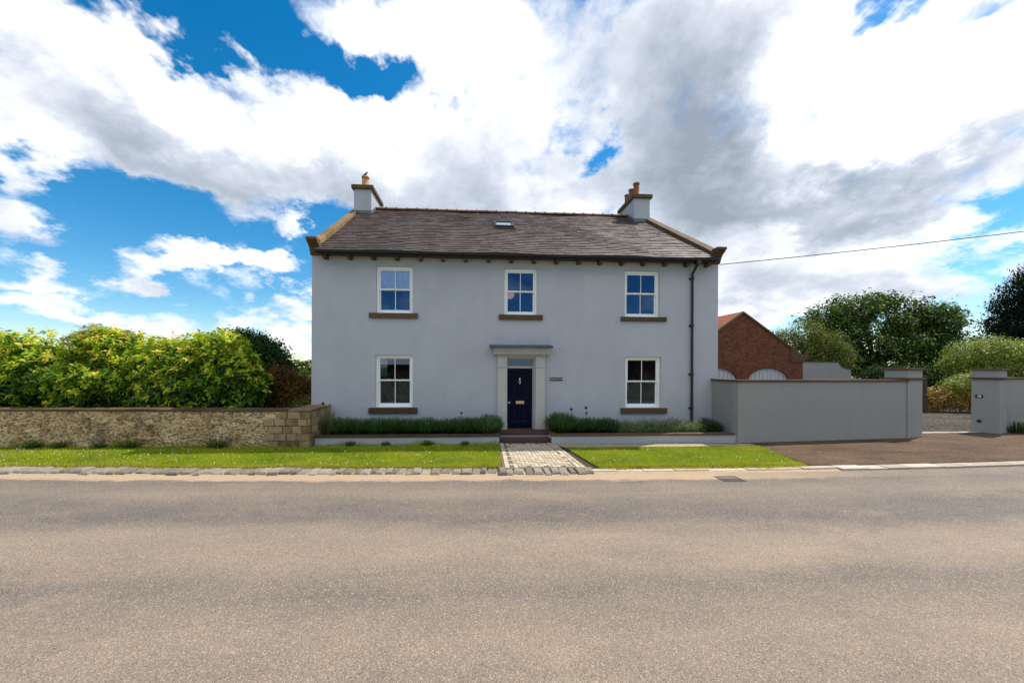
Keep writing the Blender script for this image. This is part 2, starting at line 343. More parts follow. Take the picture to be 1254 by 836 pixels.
def m_road(n, b, out):
    P = n.geo(); e = n.attr('ed')
    wob = n.math('MULTIPLY', n.math('SUBTRACT', n.noise(n.mapping(P, scale=(.22, 1, 1)), .9, 5, .6), .5), .9)
    ew = n.math('ADD', e, wob)
    ramp = n.ramp(n.math('DIVIDE', ew, 10), [(0, (.3,) * 3), (.04, (.1,) * 3), (.11, (.6,) * 3), (.17, (.1,) * 3), (.235, (.0,) * 3), (.29, (.95,) * 3), (.35, (.9,) * 3), (.41, (.3,) * 3), (.48, (.9,) * 3), (.58, (.55,) * 3), (.7, (.8,) * 3), (.9, (.4,) * 3)])
    sp = n.noise(P, 95, 5, .8); sp2 = n.noise(P, 19, 4, .7); patch = n.noise(n.mapping(P, scale=(.5, 1, 1)), 1.1, 6, .7)
    f = n.math('ADD', n.math('MULTIPLY', ramp, .66), n.math('MULTIPLY', n.rng(patch, .32, .68), .34))
    c = n.mix(f, (.112, .103, .096), (.325, .255, .188))
    vv = n.node('ShaderNodeTexVoronoi'); n.l.new(P, vv.inputs[0]); vv.inputs['Scale'].default_value = 120
    agg = n.rng(n.math('ADD', sp, n.math('MULTIPLY', n.math('SUBTRACT', vv.outputs['Distance'], .5), .25)), .36, .66, .35, 1.72)
    c = n.mix(1, c, n.mix(agg, (0, 0, 0), (1, 1, 1)), 'MULTIPLY')
    cs = n.node('ShaderNodeSeparateColor'); n.l.new(vv.outputs['Color'], cs.inputs[0])
    c = n.mix(n.rng(cs.outputs[0], .84, .94, 0, .6), c, (.54, .40, .27))
    c = n.mix(n.rng(cs.outputs[1], .86, .94, 0, .5), c, (.06, .056, .055))
    m2 = n.rng(sp2, .3, .7, .86, 1.14); c = n.mix(1, c, n.mix(m2, (0, 0, 0), (1, 1, 1)), 'MULTIPLY')
    # fine cracks and darker repair marks
    cr = n.node('ShaderNodeTexVoronoi', feature='DISTANCE_TO_EDGE')
    n.l.new(n.vmath('ADD', n.mapping(P, rot=(0, 0, .3), scale=(.35, .8, 1)), n.mapping(n.noise(P, 1.8, 6, .7, color=True), scale=(.8, .8, .8))), cr.inputs[0]); cr.inputs['Scale'].default_value = .55
    crm = n.math('MULTIPLY', n.rng(cr.outputs['Distance'], .002, .016, 1, 0), n.rng(n.noise(P, .35, 3, .6), .50, .62))
    c = n.mix(n.math('MULTIPLY', crm, .3), c, (.07, .065, .06))
    sm = n.rng(n.noise(n.mapping(P, rot=(0, 0, .06), scale=(.16, 1.5, 1)), 1.5, 7, .72), .56, .70)
    c = n.mix(n.math('MULTIPLY', sm, .17), c, (.085, .078, .072))
    rp = n.rng(n.noise(n.mapping(P, loc=(9, 3, 0), scale=(.45, 1, 1)), .8, 7, .75), .585, .63)
    c = n.mix(n.math('MULTIPLY', rp, .13), c, (.44, .30, .19))
    # washed sand against the kerb
    sxp = n.node('ShaderNodeSeparateXYZ'); n.l.new(P, sxp.inputs[0])
    fade = n.rng(n.math('ADD', sxp.outputs[0], n.math('MULTIPLY', n.noise(n.mapping(P, scale=(1, 1, 1)), .9, 4, .6), 4)), 6.5, 11.5, 1, .12)
    sand = n.rng(n.math('ADD', e, n.math('MULTIPLY', n.math('SUBTRACT', n.noise(n.mapping(P, scale=(.6, 1, 1)), 2.6, 6, .7), .5), .55)), .24, .40, 1, 0, True)
    sc = n.mix(n.rng(n.noise(P, 50, 4, .7), .3, .7), (.30, .21, .13), (.52, .38, .25))
    c = n.mix(n.math('MULTIPLY', sand, fade), c, sc)
    setp(n, b, c, .86, 0, .3, n.bump(n.math('ADD', sp, n.math('MULTIPLY', vv.outputs['Distance'], .6)), .55, .008))
M_road = material('worn_asphalt', m_road)
def m_drive(n, b, out):
    P = n.geo(); f = n.rng(n.noise(n.mapping(P, scale=(.5, 1, 1)), 1.2, 6, .65), .3, .7)
    c = n.mix(f, (.062, .036, .019), (.150, .092, .052))
    sp = n.rng(n.math('ADD', n.math('MULTIPLY', n.noise(P, 13, 2, .6), .6), n.math('MULTIPLY', n.noise(P, 45, 2, .7), .4)), .38, .62, .3, 1.75); c = n.mix(1, c, n.mix(sp, (0, 0, 0), (1, 1, 1)), 'MULTIPLY')
    br = n.rng(n.noise(P, .7, 4, .6), .5, .7); c = n.mix(n.math('MULTIPLY', br, .4), c, (.13, .075, .03))
    setp(n, b, c, .9, 0, .25, n.bump(n.noise(P, 40, 5, .75), .8, .015))
M_drive = material('brown_tarmac', m_drive)
def m_gravel(n, b, out):
    P = n.geo(); v = n.node('ShaderNodeTexVoronoi'); n.l.new(P, v.inputs[0]); v.inputs['Scale'].default_value = 14
    cs = n.node('ShaderNodeSeparateColor'); n.l.new(v.outputs['Color'], cs.inputs[0])
    c = n.mix(cs.outputs[0], (.02, .017, .014), (.16, .135, .11)); big = n.rng(n.noise(n.mapping(P, scale=(.5, 1, 1)), .9, 5, .6), .35, .65)
    c = n.mix(n.math('MULTIPLY', big, .5), c, (.035, .03, .024))
    setp(n, b, c, .95, 0, .1, n.bump(v.outputs['Distance'], .8, .04))
M_gravel = material('grey_gravel', m_gravel)
def m_turf(n, b, out):
    P = n.geo(); f = n.rng(n.noise(P, 1.6, 6, .7), .3, .7)
    c = n.mix(f, (.09, .13, .012), (.18, .19, .022)); y = n.rng(n.noise(n.mapping(P, loc=(4, 4, 0)), .9, 5, .7), .48, .66)
    c = n.mix(n.math('MULTIPLY', y, .7), c, (.23, .2, .05))
    setp(n, b, c, .95, 0, .1, n.bump(n.noise(P, 50, 4, .7), .8, .02))
M_turf = material('turf', m_turf)
M_field = plain('field_grass', (.06, .1, .016), (.11, .15, .03), .5, .95, .02, 0, 20)
M_soil = plain('dark_soil', (.035, .025, .016), (.06, .042, .028), 8, .95, .02, 0, 40)
M_sandpath = plain('sandy_path', (.32, .23, .13), (.44, .34, .21), 3, .9, .008, 0, 60)
M_sett = stone('granite_sett', ((.16, .13, .10), (.34, .30, .25), (.05, .04, .03)), 14)
M_kerb = stone('pale_kerbstone', ((.34, .29, .23), (.56, .50, .42), (.18, .14, .10)), 6)
M_grit = plain('iron_grate', (.035, .03, .028), (.07, .06, .05), 20, .7, .004)
def m_paver(n, b, out):
    P = n.geo(); t = n.attr('tint'); c = n.ramp(t, [(0, (.35, .28, .19)), (.5, (.47, .40, .29)), (1, (.56, .49, .37))])
    s = n.rng(n.noise(P, 16, 5, .7), .5, .7); c = n.mix(n.math('MULTIPLY', s, .5), c, (.24, .19, .12))
    setp(n, b, c, .85, 0, .2, n.bump(n.noise(P, 60, 4, .7), .5, .006))
M_paver = material('cream_block_paver', m_paver)
M_joint = plain('paver_joint', (.11, .085, .055), (.18, .14, .09), 10, .95, .004)
M_bark = plain('bark', (.035, .026, .018), (.085, .065, .045), 5, .95, .03, 0, 30)
def leaf(name, stops, rough=.42, trans=.3, spec=.4):
    def fn(n, b, out):
        t = n.attr('tint'); c = n.ramp(t, stops)
        if name == 'grass_blade':
            P_ = n.geo(); dry = n.rng(n.noise(n.mapping(P_, loc=(2, 7, 0), scale=(.6, 1.2, 1)), 1.3, 5, .65), .50, .70); c = n.mix(n.math('MULTIPLY', dry, .7), c, (.62, .50, .09))
        P = n.geo(); v = n.rng(n.noise(P, 1.3, 3, .6), .3, .7, .8, 1.2); c = n.mix(1, c, n.mix(v, (0, 0, 0), (1, 1, 1)), 'MULTIPLY')
        setp(n, b, c, rough, 0, spec)
        tr = n.node('ShaderNodeBsdfTranslucent'); tc = n.mix(1, c, (1.3, 1.5, .6), 'MULTIPLY'); n.l.new(tc, tr.inputs[0])
        m = n.node('ShaderNodeMixShader'); m.inputs[0].default_value = trans
        n.l.new(b.outputs[0], m.inputs[1]); n.l.new(tr.outputs[0], m.inputs[2]); n.l.new(m.outputs[0], out.inputs[0])
    return material(name, fn)
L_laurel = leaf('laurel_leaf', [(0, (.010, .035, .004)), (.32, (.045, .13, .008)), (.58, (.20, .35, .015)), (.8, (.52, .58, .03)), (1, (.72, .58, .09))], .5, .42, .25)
L_flush = leaf('copper_flush_leaf', [(0, (.12, .14, .02)), (.5, (.35, .28, .07)), (1, (.5, .3, .14))])
L_yew = leaf('dark_shrub_leaf', [(0, (.012, .034, .01)), (.6, (.03, .075, .015)), (1, (.05, .1, .02))], .75, .15, .12)
L_copper = leaf('copper_shrub_leaf', [(0, (.05, .03, .012)), (.5, (.16, .075, .02)), (.8, (.28, .12, .03)), (1, (.12, .14, .02))], .6, .3, .2)
L_light = leaf('light_green_leaf', [(0, (.06, .11, .015)), (.6, (.14, .22, .03)), (1, (.26, .32, .05))], .5, .3)
L_tree = leaf('big_tree_leaf', [(0, (.018, .04, .008)), (.5, (.06, .11, .015)), (.85, (.14, .21, .04)), (1, (.26, .34, .11))], .6, .22, .2)
L_small = leaf('small_tree_leaf', [(0, (.03, .045, .008)), (.5, (.11, .13, .016)), (1, (.24, .25, .04))], .6, .28, .2)
L_conifer = leaf('conifer_leaf', [(0, (.008, .016, .008)), (.6, (.016, .032, .014)), (1, (.03, .05, .02))], .8, .05, .1)
L_yellow = leaf('yellow_shrub_leaf', [(0, (.1, .14, .02)), (.5, (.24, .28, .04)), (1, (.42, .42, .09))], .5, .3)
L_beech = leaf('beech_hedge_leaf', [(0, (.12, .05, .015)), (.4, (.3, .13, .03)), (.7, (.42, .28, .04)), (1, (.35, .38, .05))], .5, .3)
L_lav = leaf('lavender_leaf', [(0, (.02, .055, .012)), (.5, (.055, .12, .03)), (.85, (.12, .21, .07)), (1, (.17, .19, .15))], .6, .15)
L_box = leaf('pale_shrub_leaf', [(0, (.06, .1, .025)), (.5, (.15, .2, .06)), (1, (.28, .33, .13))], .5, .25)
L_grass = leaf('grass_blade', [(0, (.11, .20, .005)), (.5, (.33, .43, .008)), (.85, (.56, .52, .02)), (1, (.36, .23, .08))], .7, .3, .2)
M_petal = plain('daisy_petal', (.6, .6, .56), (.7, .7, .65), 10, .7)
M_allium = plain('allium_purple', (.03, .015, .04), (.06, .03, .075), 60, .8)
M_alliumpale = plain('faded_flower', (.35, .28, .22), (.5, .42, .34), 60, .8)
M_stem = plain('plant_stem', (.05, .08, .03), (.09, .12, .05), 30, .7)
M_boardgap = plain('board_gap', (.28, .28, .28), (.34, .34, .33), 6, .7)
M_tile = plain('red_pantile', (.28, .07, .03), (.42, .13, .06), 3, .8, .01)
M_bird = plain('dark_feather', (.012, .013, .02), (.03, .032, .045), 20, .5)
M_cable = plain('cable_sheath', (.05, .05, .055), (.08, .08, .085), 10, .7)
M_wood = plain('pole_wood', (.08, .055, .035), (.14, .1, .07), 4, .9, .01)
def m_lamp(n, b, out):
    P = n.geo(); setp(n, b, n.mix(n.rng(n.noise(P, 25, 3, .6), .35, .65), (.75, .42, .33), (.85, .62, .52)), .8)
    b.inputs['Emission Color'].default_value = (.9, .5, .4, 1); b.inputs['Emission Strength'].default_value = .22
M_shade = material('pink_lampshade', m_lamp)
M_signb = plain('sign_black', (.01, .012, .015), (.02, .022, .026), 10, .4)
M_letter = plain('sign_lettering', (.6, .62, .6), (.7, .72, .7), 10, .5)

# ================================================================== THE SETTING
XK = [-150, -60, -30, -20, -13.5, -10.76, -5, .65, 2.47, 7.94, 13.6, 20, 30, 60, 150]
YK = [12, 2.6, -1.15, -2.35, -2.94, -3.12, -3.50, -3.74, -3.80, -3.84, -3.62, -3.05, -1.7, 4.0, 24]
def kerb_y(x):   # back edge of the kerb, a smooth curve through the points above
    i = max(0, min(len(XK) - 2, next((k for k in range(len(XK) - 1) if x < XK[k + 1]), len(XK) - 2)))
    def m(k):
        k0, k1 = max(0, k - 1), min(len(XK) - 1, k + 1); return (YK[k1] - YK[k0]) / (XK[k1] - XK[k0])
    h = XK[i + 1] - XK[i]; t = (x - XK[i]) / h
    return ((2*t**3 - 3*t**2 + 1) * YK[i] + (t**3 - 2*t**2 + t) * h * m(i) + (-2*t**3 + 3*t**2) * YK[i+1] + (t**3 - t**2) * h * m(i+1))
def sheet(name, mat, rows, z_fn, xs, attr=None):
    """rows: list of (offset, z); a grid following the kerb line"""
    vs = []; fs = []; ed = []
    for x in xs:
        for o, z in rows: vs.append((x, kerb_y(x) - o, z)); ed.append(o)
    n = len(rows)
    for i in range(len(xs) - 1):
        for j in range(n - 1): fs.append((i*n + j, i*n + j + 1, (i+1)*n + j + 1, (i+1)*n + j))
    me = bpy.data.meshes.new(name); me.from_pydata(vs, [], fs)
    a = me.attributes.new('ed', 'FLOAT', 'POINT'); a.data.foreach_set('value', [x - .36 for x in ed])
    me.materials.append(mat); o = bpy.data.objects.new(name, me); C.objects.link(o); return o
g = MB(); g.add([(-900, -900, -.14), (900, -900, -.14), (900, 900, -.14), (-900, 900, -.14)], [(0, 1, 2, 3)])
structure(g.build('ground', M_field))
xs = [-150, -120, -90, -70, -50] + [-40 + i for i in range(81)] + [50, 70, 90, 120, 150]
rows = [(.30, -.062), (.5, -.06), (.8, -.058), (1.2, -.05), (2, -.04), (3.5, -.01), (5, 0.0), (6.5, -.01), (8, -.03), (9.2, -.05), (10.2, -.06)]
rows = [(o, z - .02) for o, z in rows]; rows[0] = (.30, -.055); rows[1] = (.42, -.070)
structure(sheet('road', M_road, rows, None, xs))
# raised verge ground behind the kerb
vs = []; fs = []
for x in xs: vs += [(x, kerb_y(x) + .0, -.14), (x, kerb_y(x) + .0, -.02), (x, 60 + kerb_y(x), -.02)]
for i in range(len(xs) - 1):
    fs += [(i*3, i*3+3, i*3+4, i*3+1), (i*3+1, i*3+4, i*3+5, i*3+2)]
o = MB().add(vs, fs).build('verge_ground', M_soil); structure(o)
# kerb: rough granite setts, then long pale kerbstones to the right
kb = MB(); rnd = random.Random(3)
x = -34.0
while x < 2.55:
    wd = rnd.uniform(.13, .27); y = kerb_y(x + wd / 2); sl = (kerb_y(x + wd) - kerb_y(x)) / wd
    M = Matrix.Translation((x + wd / 2, y, 0)) @ Matrix.Rotation(math.atan(sl) + rnd.uniform(-.12, .12), 4, 'Z') @ Matrix.Rotation(rnd.uniform(-.09, .09), 4, 'X')
    d = rnd.uniform(.27, .37); zt = rnd.uniform(-.015, .03); q = rnd.uniform(.012, .03)
    a = wd / 2 - .006
    vs = [Vector(p) for p in ((-a, -d, -.14), (a, -d, -.14), (a, -.01, -.14), (-a, -.01, -.14),
          (-a, -d, zt - .035 - q), (a, -d, zt - .035 - rnd.uniform(0, q)), (a, -.01, zt - q), (-a, -.01, zt - q),
          (-a + q, -d + .03, zt - .02), (a - q, -d + .03, zt - .02 + rnd.uniform(-.008, .008)), (a - q, -.04, zt), (-a + q, -.04, zt + rnd.uniform(-.008, .008)))]
    kb.add([M @ v for v in vs], [(0,1,5,4),(1,2,6,5),(2,3,7,6),(3,0,4,7),(4,5,9,8),(5,6,10,9),(6,7,11,10),(7,4,8,11),(8,9,10,11)], rnd.random())
    x += wd
structure(kb.build('kerb', M_sett))
xs2 = [x_ for x_ in np.arange(-34, 45, .5)]
structure(sheet('kerb_bedding', M_sandpath, [(-.06, -.040), (.1, -.040), (.24, -.050), (.34, -.068)], None, xs2))
kb = MB(); x = 2.62
while x < 45:
    wd = rnd.uniform(.55, .95) if x < 9 else rnd.uniform(.5, .9)
    if True:
        y = kerb_y(x + wd / 2); sl = (kerb_y(x + wd) - kerb_y(x)) / wd
        M = Matrix.Translation((x + wd / 2, y, 0)) @ Matrix.Rotation(math.atan(sl) + rnd.uniform(-.012, .012), 4, 'Z')
        zt = rnd.uniform(-.010, .006) + (-.010 if x > 7.5 else -.026); dd = .17 if x < 7.8 else .28
        kb.box(-wd / 2 + .008, -dd, -.14, wd / 2 - .008, 0, zt, M, rnd.random())
    x += wd
structure(kb.build('kerbstones', M_kerb, bevel=.008))
# driveway, gravel, path
dv = MB()
pts_k = [(x, kerb_y(x) + .01) for x in [7.98 + i for i in range(0, 35)]]
poly = [(p[0], p[1], -.004) for p in pts_k] + [(42, -.4, -.004), (20.3, .3, -.004), (18.5, .36, -.004), (15.3, .3, -.004), (14.4, 0, -.004), (8.05, -1.0, -.004), (8.40, -1.72, -.004)]
dv.add(poly, [tuple(range(len(poly)))]); structure(dv.build('driveway', M_drive))
gv = MB().add([(13.0, .31, -.008), (19.5, .37, -.008), (26.2, 5.0, -.008), (30, 10, -.008), (20, 14.2, -.008), (8, 14.2, -.008), (8.4, 1, -.008)], [(0, 1, 2, 3, 4, 5, 6)])
structure(gv.build('gravel_yard', M_gravel))
th = MB()
for i in range(5): th.box(15.26 + i * .645, .12 + i * .02, -.05, 15.26 + i * .645 + .635, .3 + i * .02, .004, None, rnd.random())
structure(th.build('gateway_threshold', M_kerb, bevel=.006))
sp = MB().add([(2.33, -1.30, .0), (8.40, -1.38, .0), (8.40, -1.76, .0), (2.62, -1.72, .0)], [(3, 2, 1, 0)])
structure(sp.build('sandy_strip', M_sandpath))
# path of cream blocks (herringbone), brick edging
pj = MB().add([(.70, -1.0, -.004), (.62, -3.80, -.004), (2.60, -3.80, -.004), (2.34, -1.0, -.004)], [(0, 1, 2, 3)])
structure(pj.build('path_bed', M_joint))
pv = MB(); bw, bl = .1, .2
def xl(y): return .75 + (y + 1.0) / -2.8 * -.06
def xr(y): return 2.28 + (y + 1.0) / -2.8 * .16
for i in range(-40, 40):
    for j in range(-40, 40):
        for k in (0, 1):
            a, c = (i * bw + j * bl, i * bw) if False else (0, 0)
            # 90 degree herringbone: unit cell of two bricks stepped diagonally
            ux = i * bw + j * 2 * bw; uy = i * bw - j * 2 * bw
            r0 = (ux, uy, ux + bl, uy + bw) if k == 0 else (ux, uy + bw, ux + bw, uy + bw + bl)
            cx = (r0[0] + r0[2]) / 2 + 1.5; cy = (r0[1] + r0[3]) / 2 - 2.4
            if not (-3.76 < cy - .08 and cy + .08 < -1.04 and xl(cy) + .16 < cx < xr(cy) - .12): continue
            hw = (r0[2] - r0[0]) / 2 - .005; hh = (r0[3] - r0[1]) / 2 - .005
            pv.box(cx - hw, cy - hh, -.03, cx + hw, cy + hh, rnd.uniform(.002, .008), None, rnd.random())
y = -3.76
while y < -1.06:
    for fx, s in ((xl, 1), (xr, -1)):
        pv.box(fx(y), y + .004, -.03, fx(y) + .1 * s if s > 0 else fx(y) - .0, y + .196, rnd.uniform(.004, .014), None, rnd.random()) if s > 0 else pv.box(fx(y) - .1, y + .004, -.03, fx(y), y + .196, rnd.uniform(.004, .014), None, rnd.random())
        if s < 0: pv.box(fx(y) + .02, y + .004, -.03, fx(y) + .12, y + .196, rnd.uniform(.0, .01), None, rnd.random() * .5)
    y += .2
structure(pv.build('path', M_paver, bevel=.004))
# lawns
def lawn(name, poly, z=.012):
    m = MB(); n = len(poly); vs = [(p[0], p[1], z) for p in poly] + [(p[0], p[1], -.05) for p in poly]
    m.add(vs, [tuple(range(n))] + [(i, n + i, n + (i + 1) % n, (i + 1) % n) for i in range(n)]); return structure(m.build(name, M_turf))
kl = [(x, kerb_y(x) + .05) for x in np.arange(-34, .6, 1.5)] + [(.60, kerb_y(.6) + .05)]
lawnL = kl + [(.72, -1.22), (-4.66, -1.24), (-4.66, -1.45), (-13.2, -1.09), (-34, .8)]
kr = [(2.82, kerb_y(2.8) + .06)] + [(x, kerb_y(x) + .06) for x in np.arange(3.5, 7.8, 1)] + [(7.86, kerb_y(7.86) + .05)]
lawnR = kr + [(8.38, -1.78), (2.58, -1.74)]
lawnF = [(19.9, .20), (20.3, -.2), (23, -.75), (34, -1.4), (42, -.6), (42, 1.3), (23, .42)]
lawn('lawn', lawnL); lawn('lawn', lawnR); lawn('lawn', lawnF)
def inpoly(x, y, P):
    c = False; j = len(P) - 1
    for i in range(len(P)):
        if (P[i][1] > y) != (P[j][1] > y) and x < (P[j][0] - P[i][0]) * (y - P[i][1]) / (P[j][1] - P[i][1]) + P[i][0]: c = not c
        j = i
    return c
def np_mesh(name, verts, faces, mat, tint, loc=(0, 0, 0), parent=None):
    """verts (N,3) float, faces (M,4) int"""
    me = bpy.data.meshes.new(name)
    verts = np.asarray(verts, dtype=np.float32) - np.asarray(loc, dtype=np.float32); nf = len(faces); k = faces.shape[1]
    me.vertices.add(len(verts)); me.vertices.foreach_set('co', verts.ravel())
    me.loops.add(nf * k); me.loops.foreach_set('vertex_index', faces.ravel().astype(np.int32))
    me.polygons.add(nf); me.polygons.foreach_set('loop_start', np.arange(nf, dtype=np.int32) * k)
    me.update(calc_edges=True)
    a = me.attributes.new('tint', 'FLOAT', 'FACE'); a.data.foreach_set('value', np.asarray(tint, dtype=np.float32))
    me.materials.append(mat); o = bpy.data.objects.new(name, me); C.objects.link(o)
    if parent is None: o.location = loc
    else: o.parent = parent
    return o
G = np.random.default_rng(11)
def blades(base, h, wd, lean, tint):
    n = len(base); a = G.uniform(0, 2 * np.pi, n); u = np.c_[np.cos(a), np.sin(a), np.zeros(n)]
    l = G.uniform(0, 2 * np.pi, n); L = np.c_[np.cos(l), np.sin(l), np.zeros(n)] * (lean * G.random(n))[:, None]
    tip = base + L; tip[:, 2] += h
    V = np.stack([base - u * wd, base + u * wd, tip], 1).reshape(-1, 3)
    return V, np.arange(n * 3).reshape(n, 3), tint
def scatter(poly, dens, bbox=None):
    P = np.array(poly); lo = P.min(0); hi = P.max(0)
    if bbox: lo = np.maximum(lo, bbox[:2]); hi = np.minimum(hi, bbox[2:])
    n = int((hi[0] - lo[0]) * (hi[1] - lo[1]) * dens); X = G.uniform(lo, hi, (n, 2))
    return np.array([p for p in X if inpoly(p[0], p[1], poly)])
def grass(poly, dens, hh, bbox=None):
    X = scatter(poly, dens, bbox); n = len(X); base = np.c_[X, np.full(n, .008)]
    patch = .5 + .5 * np.sin(X[:, 0] * 2.1 + np.sin(X[:, 1] * 3)) * np.cos(X[:, 1] * 1.7 + X[:, 0] * .9)
    edge = np.array([min(1, max(0, (y - kerb_y(x) - .03) / .22)) if y - kerb_y(x) < .35 else 1 for x, y in X])
    t = np.clip(.22 + .36 * patch + G.normal(0, .2, n) + (1 - edge) * .75, 0, 1)
    h = hh * G.uniform(.4, 1.2, n) * (1 + .7 * (1 - edge))
    return blades(base, h, G.uniform(.003, .006, n)[:, None], .03, t)
def merge(parts):
    V = []; F = []; T = []; o = 0
    for v, f, t in parts: V.append(v); F.append(f + o); T.append(t); o += len(v)
    return np.concatenate(V), np.concatenate(F), np.concatenate(T)
def fringe(x0, x1, n, y_fn, spread, hh):
    X = G.uniform(x0, x1, n); Y = np.array([y_fn(x) for x in X]) + G.normal(0, spread, n) + .035 * np.sin(X * 5.3) * np.sin(X * 1.9 + 1)
    return blades(np.c_[X, Y, np.full(n, -.03)], hh * G.uniform(.4, 1.1, n), G.uniform(.004, .009, n)[:, None], .07, np.clip(G.normal(.86, .16, n), 0, 1))
v, f, t = merge([fringe(-17, .6, 9000, lambda x: kerb_y(x) + .03, .035, .07), fringe(2.85, 7.9, 3200, lambda x: kerb_y(x) + .03, .04, .075),
                 fringe(.0, 1, 500, lambda x: 0, 0, .01) if False else fringe(2.6, 8.3, 1200, lambda x: -1.76, .02, .05), grass(lawnL, 2600, .05, (-11.5, -4, .75, -1)), grass(lawnL, 900, .05, (-17, -4, -11.5, 0)), grass(lawnR, 2600, .045), grass(lawnF, 700, .08, (20, -1.2, 27, 1.2))])
tag(np_mesh('grass', v, f, L_grass, t), 'short mown verge grass between the walls and the kerb', 'grass', kind='stuff')
dm = MB()
for poly, n in ((lawnL, 240), (lawnR, 22)):
    pts = scatter(poly, 60, (-16, -4, 8.4, -1))
    wgt = [1.0 if p[0] < -6 else .35 for p in pts]
    idx = random.choices(range(len(pts)), wgt, k=n)
    for i in idx:
        cx, cy = pts[i] + G.normal(0, .08, 2); r = random.uniform(.006, .012)
        dm.add([(cx + r * math.cos(a), cy + r * math.sin(a), .055 + .006 * math.sin(a)) for a in np.arange(0, 6.28, 1.05)], [(0, 1, 2, 3, 4, 5)])
tag(dm.build('daisies', M_petal), 'scattered small white daisies in the mown verge', 'flowers', kind='stuff')

# ================================================================== HOUSE
house = empty('house', (0, 0, 0), 'large two storey grey rendered house with stone slate roof and navy front door', 'house')
HX0, HX1, ZE, YB = -5.27, 8.32, 5.97, 9.2
RY, RZ = 4.6, 9.35
OPEN = [(-3.238, -2.062, 4.05, 5.575), (.944, 2.038, 4.05, 5.58), (5.035, 6.245, 4.03, 5.59),
        (-3.244, -2.049, .98, 2.69), (5.068, 6.298, .95, 2.68), (1.042, 1.935, .25, 2.62)]
def cells(m, x0, x1, z0, z1, y, opens):
    X = sorted({x0, x1} | {a for o in opens for a in o[:2]}); Z = sorted({z0, z1} | {a for o in opens for a in o[2:]})
    for i in range(len(X) - 1):
        for j in range(len(Z) - 1):
            cx, cz = (X[i] + X[i+1]) / 2, (Z[j] + Z[j+1]) / 2
            if any(o[0] < cx < o[1] and o[2] < cz < o[3] for o in opens): continue
            m.add([(X[i], y, Z[j]), (X[i+1], y, Z[j]), (X[i+1], y, Z[j+1]), (X[i], y, Z[j+1])], [(0, 1, 2, 3)])
wl = MB(); cells(wl, HX0, HX1, -.1, ZE, 0, OPEN); cells(wl, HX0 + .3, HX1 - .3, -.1, ZE, .32, OPEN)
for a, b, c, d in OPEN:
    for q in (((a, 0, c), (a, .32, c), (a, .32, d), (a, 0, d)), ((b, 0, c), (b, 0, d), (b, .32, d), (b, .32, c)),
              ((a, 0, d), (a, .32, d), (b, .32, d), (b, 0, d)), ((a, 0, c), (b, 0, c), (b, .32, c), (a, .32, c))):
        wl.add(q, [(0, 1, 2, 3)])
XR = 7.80                                         # right gable leans in plan towards the rear
for x, xr_ in ((HX0, -5.27), (HX1, XR)):
    s = 1 if x < 0 else -1
    xb = xr_ if x < 0 else XR - .5
    wl.add([(x, 0, -.1), (x, 0, ZE), (xr_, RY, RZ - .05), (xb, YB, ZE), (xb, YB, -.1)], [(0, 1, 2, 3, 4)])
    wl.add([(x + .3*s, .32, -.1), (x + .3*s, .32, ZE), (xr_ + .3*s, RY, RZ - .35), (xb + .3*s, YB - .3, ZE), (xb + .3*s, YB - .3, -.1)], [(0, 1, 2, 3, 4)])
wl.add([(HX0, YB, -.1), (XR - .5, YB, -.1), (XR - .5, YB, ZE), (HX0, YB, ZE)], [(0, 1, 2, 3)])
part(wl, 'wall', M_render, house)
# rooms behind the glass
rm = MB()
rm.box(HX0 + .31, .33, 2.95, 7.25, YB - .35, 3.2); rm.box(HX0 + .31, .33, 5.80, 7.25, YB - .35, 5.95)
rm.box(HX0 + .31, .33, -.05, 7.25, YB - .35, .22); rm.box(HX0 + .31, 4.3, .22, 7.25, 4.4, 5.8)
rm.box(-.2, .33, .22, -.1, 4.3, 5.8); rm.box(3.3, .33, .22, 3.4, 4.3, 5.8)
part(rm, 'room_lining', M_room, house)
# slate roof: stepped courses of separate slates
SL = (RZ - 5.95) / (RY + .35)
def roof_pt(x, u, h=0):                           # u from 0 (eaves) to 1 (ridge); h above the roof plane
    y = -.35 + u * (RY + .35); z = 5.95 + u * (RZ - 5.95)
    sag = .035 * math.sin(x * .55 + u * 3) * math.sin(u * math.pi) + .02 * math.sin(x * 1.7 + 5 * u)
    nn = Vector((0, -SL, 1)).normalized(); return Vector((x, y, z)) + nn * (h + sag)
rf = MB(); nc = 30; rs = random.Random(5)
for i in range(nc):
    u0 = i / nc; u1 = min(1, (i + 1.15) / nc)
    xa = HX0 + .21; xb = HX1 - .3 - u0 * (HX1 - XR); x = xa - rs.uniform(0, .3)
    while x < xb:
        wdt = rs.uniform(.26, .48); a = max(x, xa); b = min(x + wdt, xb)
        if b - a > .03:
            j = rs.uniform(-.005, .005) / 2; hh = .04 + rs.uniform(-.005, .008); tw = rs.uniform(-.004, .004)
            P = [roof_pt(a + .003, u0 + j, hh + tw), roof_pt(b - .003, u0 + j, hh - tw), roof_pt(b - .003, u1, .012), roof_pt(a + .003, u1, .012),
                 roof_pt(a + .003, u0 + j, .004), roof_pt(b - .003, u0 + j, .004)]
            rf.add(P, [(0, 1, 2, 3), (4, 5, 1, 0), (0, 3, 4), (1, 5, 2)], rs.random())
        x += wdt
part(rf, 'roof', M_slate, house)
ru = MB(); ru.add([(HX0 + .1, -.33, 5.93), (HX1 - .1, -.33, 5.93), (XR - .1, RY, RZ - .03), (HX0 + .1, RY, RZ - .03)], [(0, 1, 2, 3)])
ru.add([(HX0 + .1, RY, RZ - .03), (XR - .1, RY, RZ - .03), (XR - .6, YB + .3, 5.85), (HX0 + .1, YB + .3, 5.85)], [(0, 1, 2, 3)])
part(ru, 'roof_underlay', M_slate, house)
